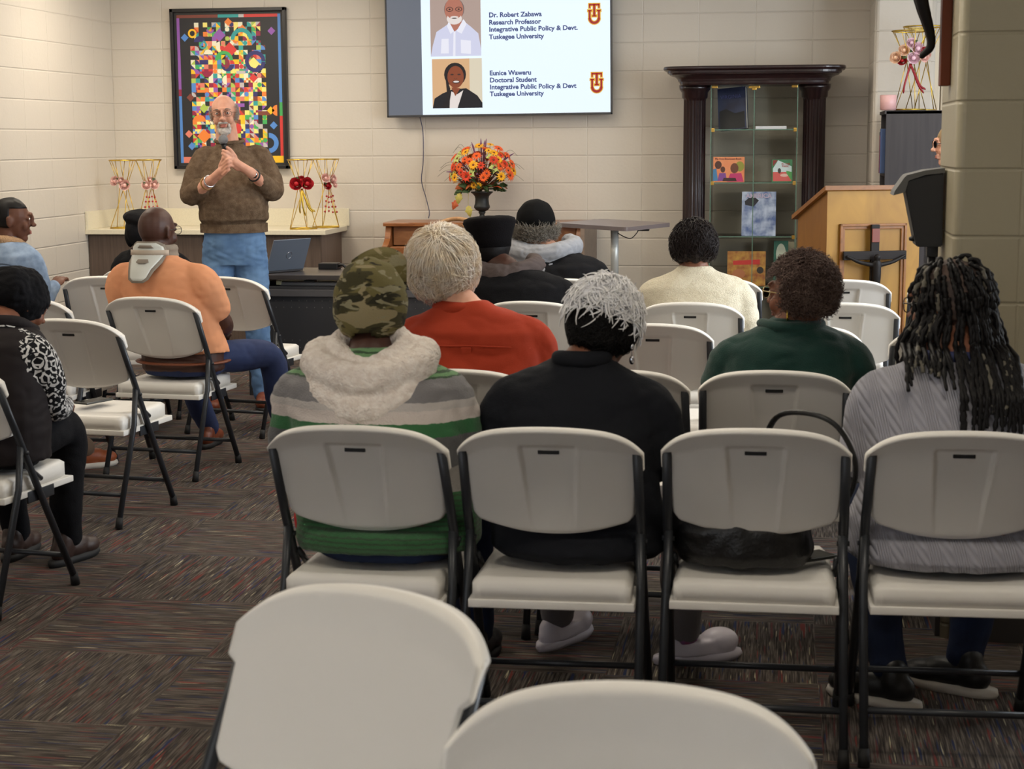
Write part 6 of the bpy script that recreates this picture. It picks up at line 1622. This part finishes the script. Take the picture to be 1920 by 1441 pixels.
# ---- black handbag on chair F3
def handbag():
    loc, a = at_chair('F3', -.01, .02, .452, 0)
    lea = mat('black_leather', (16, 16, 18), .38, bump=.2, bscale=120)
    t = thing('handbag', 'large slouchy black leather handbag on the seat, its strap looped over the chair back', 'bag', loc, a)
    bm = bmesh.new(); loft(bm, [(-.02, .0, .002, .16, .11), (-.02, .0, .03, .185, .125), (-.03, -.005, .09, .19, .12), (-.05, .0, .16, .17, .10), (-.06, .02, .24, .15, .07), (-.06, .03, .30, .12, .035)], 28)
    obj('bag_body', wrinkle(fuse(bm, .008, 2), .014, (7, 7, 9), 9), lea, t)
    bm = bmesh.new(); tube(bm, spline([(.02, .05, .28), (.06, -.04, .385), (.14, -.10, .405), (.21, -.115, .375), (.255, -.105, .29), (.25, -.06, .20), (.20, .0, .12), (.12, .03, .08)], 6), .0085, 10, flat=.8); obj('strap', bm, lea, t)
handbag()

# ---- standing speaker with microphone
def speaker_man():
    P = thing('person', 'standing bearded bald person in brown sweater and blue jeans holding a microphone', 'person', (-3.10, 9.42, 0), math.radians(196))
    sk = mat('skin_ruddy', (196, 140, 116), .5, rgb2=(212, 158, 134), vscale=14, spec=.4)
    H = Vector((.036, .055, 1.692)); R = rotm(-.08, .04, .06); hs = .95
    bm = bmesh.new()
    loft(bm, [(0, 0, .86, .15, .11), (0, 0, .95, .17, .125), (0, .01, 1.08, .165, .12), (0, .02, 1.2, .165, .135), (0, .01, 1.35, .175, .12), (0, 0, 1.45, .165, .09), (0, 0, 1.50, .09, .06)])
    head_shapes(bm, H, R, hs, neck=(.02, .0, 1.50), nr=.062)
    el = [(-.225, .06, 1.265), (.235, .05, 1.245)]; wr_ = [(-.105, .29, 1.375), (.10, .27, 1.335)]
    sh = [(-.148, -.01, 1.445), (.148, -.01, 1.44)]
    for i in range(2):
        limb(bm, [sh[i], el[i], wr_[i]], [.045, .042, .029], 12)
        q = (-1, 1)[i]; limb(bm, [(q * .09, 0, .88), (q * .12, .01, .5), (q * .14, 0, .09)], [.08, .055, .035], 12); capsule(bm, (q * .14, 0, .07), (q * .15, .1, .05), .03, .03)
    # lower hand (person's right, +x) grips the microphone body, upper hand covers it
    mic0 = Vector((.018, .33, 1.385)); mic1 = Vector((.034, .315, 1.548)); md = (mic1 - mic0).normalized()
    def grip(w_, c0, q, dz):
        w_ = Vector(w_); palm = w_.lerp(c0, .62) + Vector((0, .012, 0))
        d = (c0 - w_).normalized(); up = Vector((0, 1, .1)); x = Vector((0, 0, 1)); M = Matrix((x, d, up)).transposed()
        ell(bm, palm, (.042, .050, .019), M, 14, 10); capsule(bm, w_, palm, .027, .026)
        for k in range(4):
            z = .030 - .0195 * k; L = (.92, 1.0, .96, .82)[k]
            a = palm + d * .030 + Vector((0, .012, z + dz)); b = a + (d * .030 + Vector((0, .004, 0))) * L; c = b + (d * .018 + Vector((0, -.018, -.002))) * L; e = c + (-d * .008 + Vector((0, -.018, -.002))) * L
            limb(bm, [a - d * .014, a, b, c, e], [.0098, .0095, .009, .0086, .0076], 8)
        t0 = palm - d * .005 + Vector((0, .0, .034)); limb(bm, [t0, t0 + d * .026 + Vector((0, .012, .020)), t0 + d * .050 + Vector((0, .014, .024))], [.013, .011, .009], 8)
    grip(wr_[1], mic0 + md * .020, 1, 0.0); grip(wr_[0], mic0 + md * .075, -1, 0.0)
    body = obj('body', fuse(bm, .0042, 1), sk, P); eyes(P, H, R, hs)
    glasses(P, H, R, hs, mat('wire_spectacle_frame', (120, 104, 90), .3, metal=.8), .025, .016)
    grey_b = mat('beard_grey_white', (196, 190, 184), .7, rgb2=(158, 150, 144), vscale=50)
    # side hair and beard
    hc = H + R @ Vector((0, -.012, .02)) * 1.0
    strands('side_hair', P, mat('side_hair_grey', (150, 142, 134), .6), hc, R, (.081, .10, .098), 700, (0, 0, 1), lambda d: -.55 < d.z < .35 and d.y < .45 and (abs(d.x) > .62 or d.y < -.3), .035, .0016, .006, 5, jit=.4, seed=3, down=.3)
    bm = bmesh.new()
    for p, r in (((0, .072, -.098), (.030, .024, .028)), ((-.026, .062, -.088), (.016, .018, .026)), ((.026, .062, -.088), (.016, .018, .026)), ((-.030, .070, -.062), (.009, .011, .020)), ((.030, .070, -.062), (.009, .011, .020)), ((-.014, .090, -.046), (.017, .009, .007)), ((.014, .090, -.046), (.017, .009, .007))):
        ell(bm, H + R @ (Vector(p) * hs), [k * hs for k in r], R, 14, 10)
    bb = fuse(bm, .003, 1); obj('beard', wrinkle(bb, .003, (60, 60, 60), 2, .001), grey_b, P)
    for q in (-1, 1):
        bm = bmesh.new(); limb(bm, [H + R @ (Vector(p) * hs) for p in ((q * .014, .094, .030), (q * .03, .096, .036), (q * .050, .084, .030))], [.003, .0035, .002], 8); obj('eyebrow', bm, mat('eyebrow_grey', (120, 104, 94), .8), P)
    # jeans
    bm = bmesh.new(); loft(bm, [(0, 0, .84, .17, .12), (0, .0, .92, .182, .14), (0, .01, 1.0, .180, .145), (0, .015, 1.06, .165, .13)])
    for q in (-1, 1): limb(bm, [(q * .085, 0, .93), (q * .10, .005, .72), (q * .115, .012, .5), (q * .13, -.01, .28), (q * .14, -.01, .09)], [.098, .092, .074, .064, .060], 16)
    obj('jeans', wrinkle(fuse(bm, .007, 3), .010, (9, 9, 16), 2), denim, P)
    # sweater
    bm = bmesh.new(); loft(bm, [(0, .015, 1.03, .176, .145), (0, .018, 1.05, .182, .150), (0, .02, 1.085, .180, .150), (0, .025, 1.10, .198, .168), (0, .035, 1.18, .198, .175), (0, .03, 1.28, .190, .160), (0, .01, 1.38, .192, .130), (0, 0, 1.46, .150, .095), (.005, .0, 1.505, .10, .078), (.012, .004, 1.525, .080, .072), (.016, .010, 1.545, .074, .068)], 32)
    for i in range(2):
        q = (-1, 1)[i]; S0 = Vector(sh[i]); E0 = Vector(el[i]); W0 = Vector(wr_[i])
        limb(bm, [(q * .10, 0, 1.46), S0, S0.lerp(E0, .5) + Vector((q * .012, -.01, 0)), E0, E0.lerp(W0, .42 if q > 0 else .55)], [.06, .076, .073, .066, .056 if q > 0 else .048], 16)
    obj('sweater', wrinkle(fuse(bm, .006, 3), .010, (6, 6, 11), 14, .0012), brown_k, P)
    bm = bmesh.new(); cx, cy = .014, .004; tube(bm, [(cx + .077 * math.cos(2 * PI * k / 36), cy + .070 * math.sin(2 * PI * k / 36), 1.546 - .012 * math.sin(2 * PI * k / 36)) for k in range(37)], .011, 8, cap=False); obj('neck_rib', bm, brown_k, P)
    bm = bmesh.new(); n = 120; R_ = []
    for z in (1.028, 1.078): R_.append([bm.verts.new(((.190 + .0022 * (k % 2)) * math.cos(2 * PI * k / n), .018 + (.162 + .0022 * (k % 2)) * math.sin(2 * PI * k / n), z)) for k in range(n)])
    for k in range(n): bm.faces.new((R_[0][k], R_[0][(k + 1) % n], R_[1][(k + 1) % n], R_[1][k]))
    obj('hem_rib', bm, brown_k, P)
    # watch, bracelets, ring
    for (i, t0, nm, m_, r_) in ((0, .80, 'wrist_watch', black_pl, .031), (1, .86, 'metal_bracelet', chrome, .032), (1, .72, 'bead_bracelet', mat('amber_beads', (150, 110, 50), .4), .034)):
        a = Vector(el[i]); b = Vector(wr_[i]); d = (b - a).normalized(); c = a.lerp(b, t0); x, y = frame_of(d)
        bm = bmesh.new(); tube(bm, [c + (x * math.cos(2 * PI * k / 24) + y * math.sin(2 * PI * k / 24)) * r_ for k in range(25)], .0055 if nm != 'wrist_watch' else .007, 8, cap=False)
        if nm == 'wrist_watch':
            f = c + Vector((0, .034, .004)); tube(bm, [f, f + Vector((0, .007, .001))], .019, 20)
        o = obj(nm, bm, m_, P)
        if nm == 'wrist_watch': bm = bmesh.new(); tube(bm, [f + Vector((0, .0072, .001)), f + Vector((0, .0082, .001))], .016, 20); obj('watch_face', bm, chrome, o)
    for i, (fx) in enumerate((-.14, .14)): shoe(P, (fx, .0, 0), 0, mat('brown_leather', (116, 58, 34), .4), cap_m, .29)
    # microphone
    M_ = P.rotation_euler.to_matrix().to_4x4(); M_.translation = P.location
    mo = thing('microphone', 'black handheld microphone with grey mesh head, held by the standing person', 'microphone', tuple(P.location), P.rotation_euler.z)
    bm = bmesh.new(); tube(bm, [mic0 - md * .0, mic0 + md * .02, mic1 - md * .035, mic1 - md * .02], [.009, .0105, .0125, .016], 18); obj('handle', bm, black_pl, mo)
    bm = bmesh.new(); tube(bm, [mic1 - md * .022, mic1 - md * .017], .0195, 20); obj('ring', bm, black_pl, mo)
    bm = bmesh.new(); ell(bm, mic1 + md * .004, (.027, .027, .028), None, 20, 14); obj('mesh_head', bm, mat('mic_mesh', (142, 144, 148), .45, metal=.7, bump=.8, bscale=600), mo)
speaker_man()

# ---- fair-haired person behind the pillar, seen in profile
def profile_woman():
    P = thing('person', 'fair-haired person with glasses in profile, mostly hidden behind the pillar', 'person', (.952, 9.92, 0), math.radians(97))
    H = Vector((0, .0, 1.50)); R = rotm(0, .04, 0)
    bm = bmesh.new(); loft(bm, [(0, 0, .80, .15, .10), (0, 0, .95, .17, .12), (0, 0, 1.1, .14, .10), (0, 0, 1.25, .16, .11), (0, -.01, 1.31, .15, .08), (0, -.01, 1.35, .07, .055)])
    head_shapes(bm, H, R, 1.0, neck=(0, -.02, 1.34), nr=.05)
    for q in (-1, 1): limb(bm, [(q * .15, -.01, 1.29), (q * .19, -.03, 1.02), (q * .17, .05, .82)], [.042, .036, .024]); hand_shapes(bm, (q * .17, .05, .82), (0, .2, -1), (q, 0, 0), 1, q); limb(bm, [(q * .08, 0, .82), (q * .09, .01, .45), (q * .09, 0, .09)], [.075, .05, .034])
    obj('body', fuse(bm, .005, 1), skin_light, P); eyes(P, H, R); glasses(P, H, R)
    bm = bmesh.new(); loft(bm, [(0, 0, .82, .18, .13), (0, 0, .95, .185, .135), (0, 0, 1.1, .155, .12), (0, 0, 1.25, .175, .125), (0, -.01, 1.32, .15, .09), (0, -.01, 1.36, .08, .065)])
    for q in (-1, 1): limb(bm, [(q * .15, -.01, 1.29), (q * .195, -.03, 1.02), (q * .172, .04, .86)], [.058, .050, .038])
    obj('top', wrinkle(fuse(bm, .008, 2), .007, (7, 7, 12), 3), mat('slate_cloth', (70, 76, 88), .9), P)
    bm = bmesh.new(); loft(bm, [(0, 0, .78, .16, .11), (0, 0, .88, .175, .125)])
    for q in (-1, 1): limb(bm, [(q * .08, 0, .84), (q * .09, .01, .45), (q * .09, 0, .09)], [.09, .065, .055])
    obj('trousers', wrinkle(fuse(bm, .009, 2), .007, (7, 7, 12), 4), black_c, P)
    hc = H + Vector((0, -.02, .02)); shell('hair', P, h_fair, hc, R, (.088, .102, .106), lambda d: d.z > .45 or (d.y < .2 and d.z > -.7), .005)
    strands('fair_hair', P, h_fair, hc, R, (.090, .104, .108), 900, (0, .3, 1), lambda d: d.z > .4 or (d.y < .25 and d.z > -.6), .09, .0018, .006, 7, jit=.2, seed=15, down=.2)
    for q in (-1, 1): shoe(P, (q * .09, 0, 0), 0, black_pl, cap_m, .25)
profile_woman()
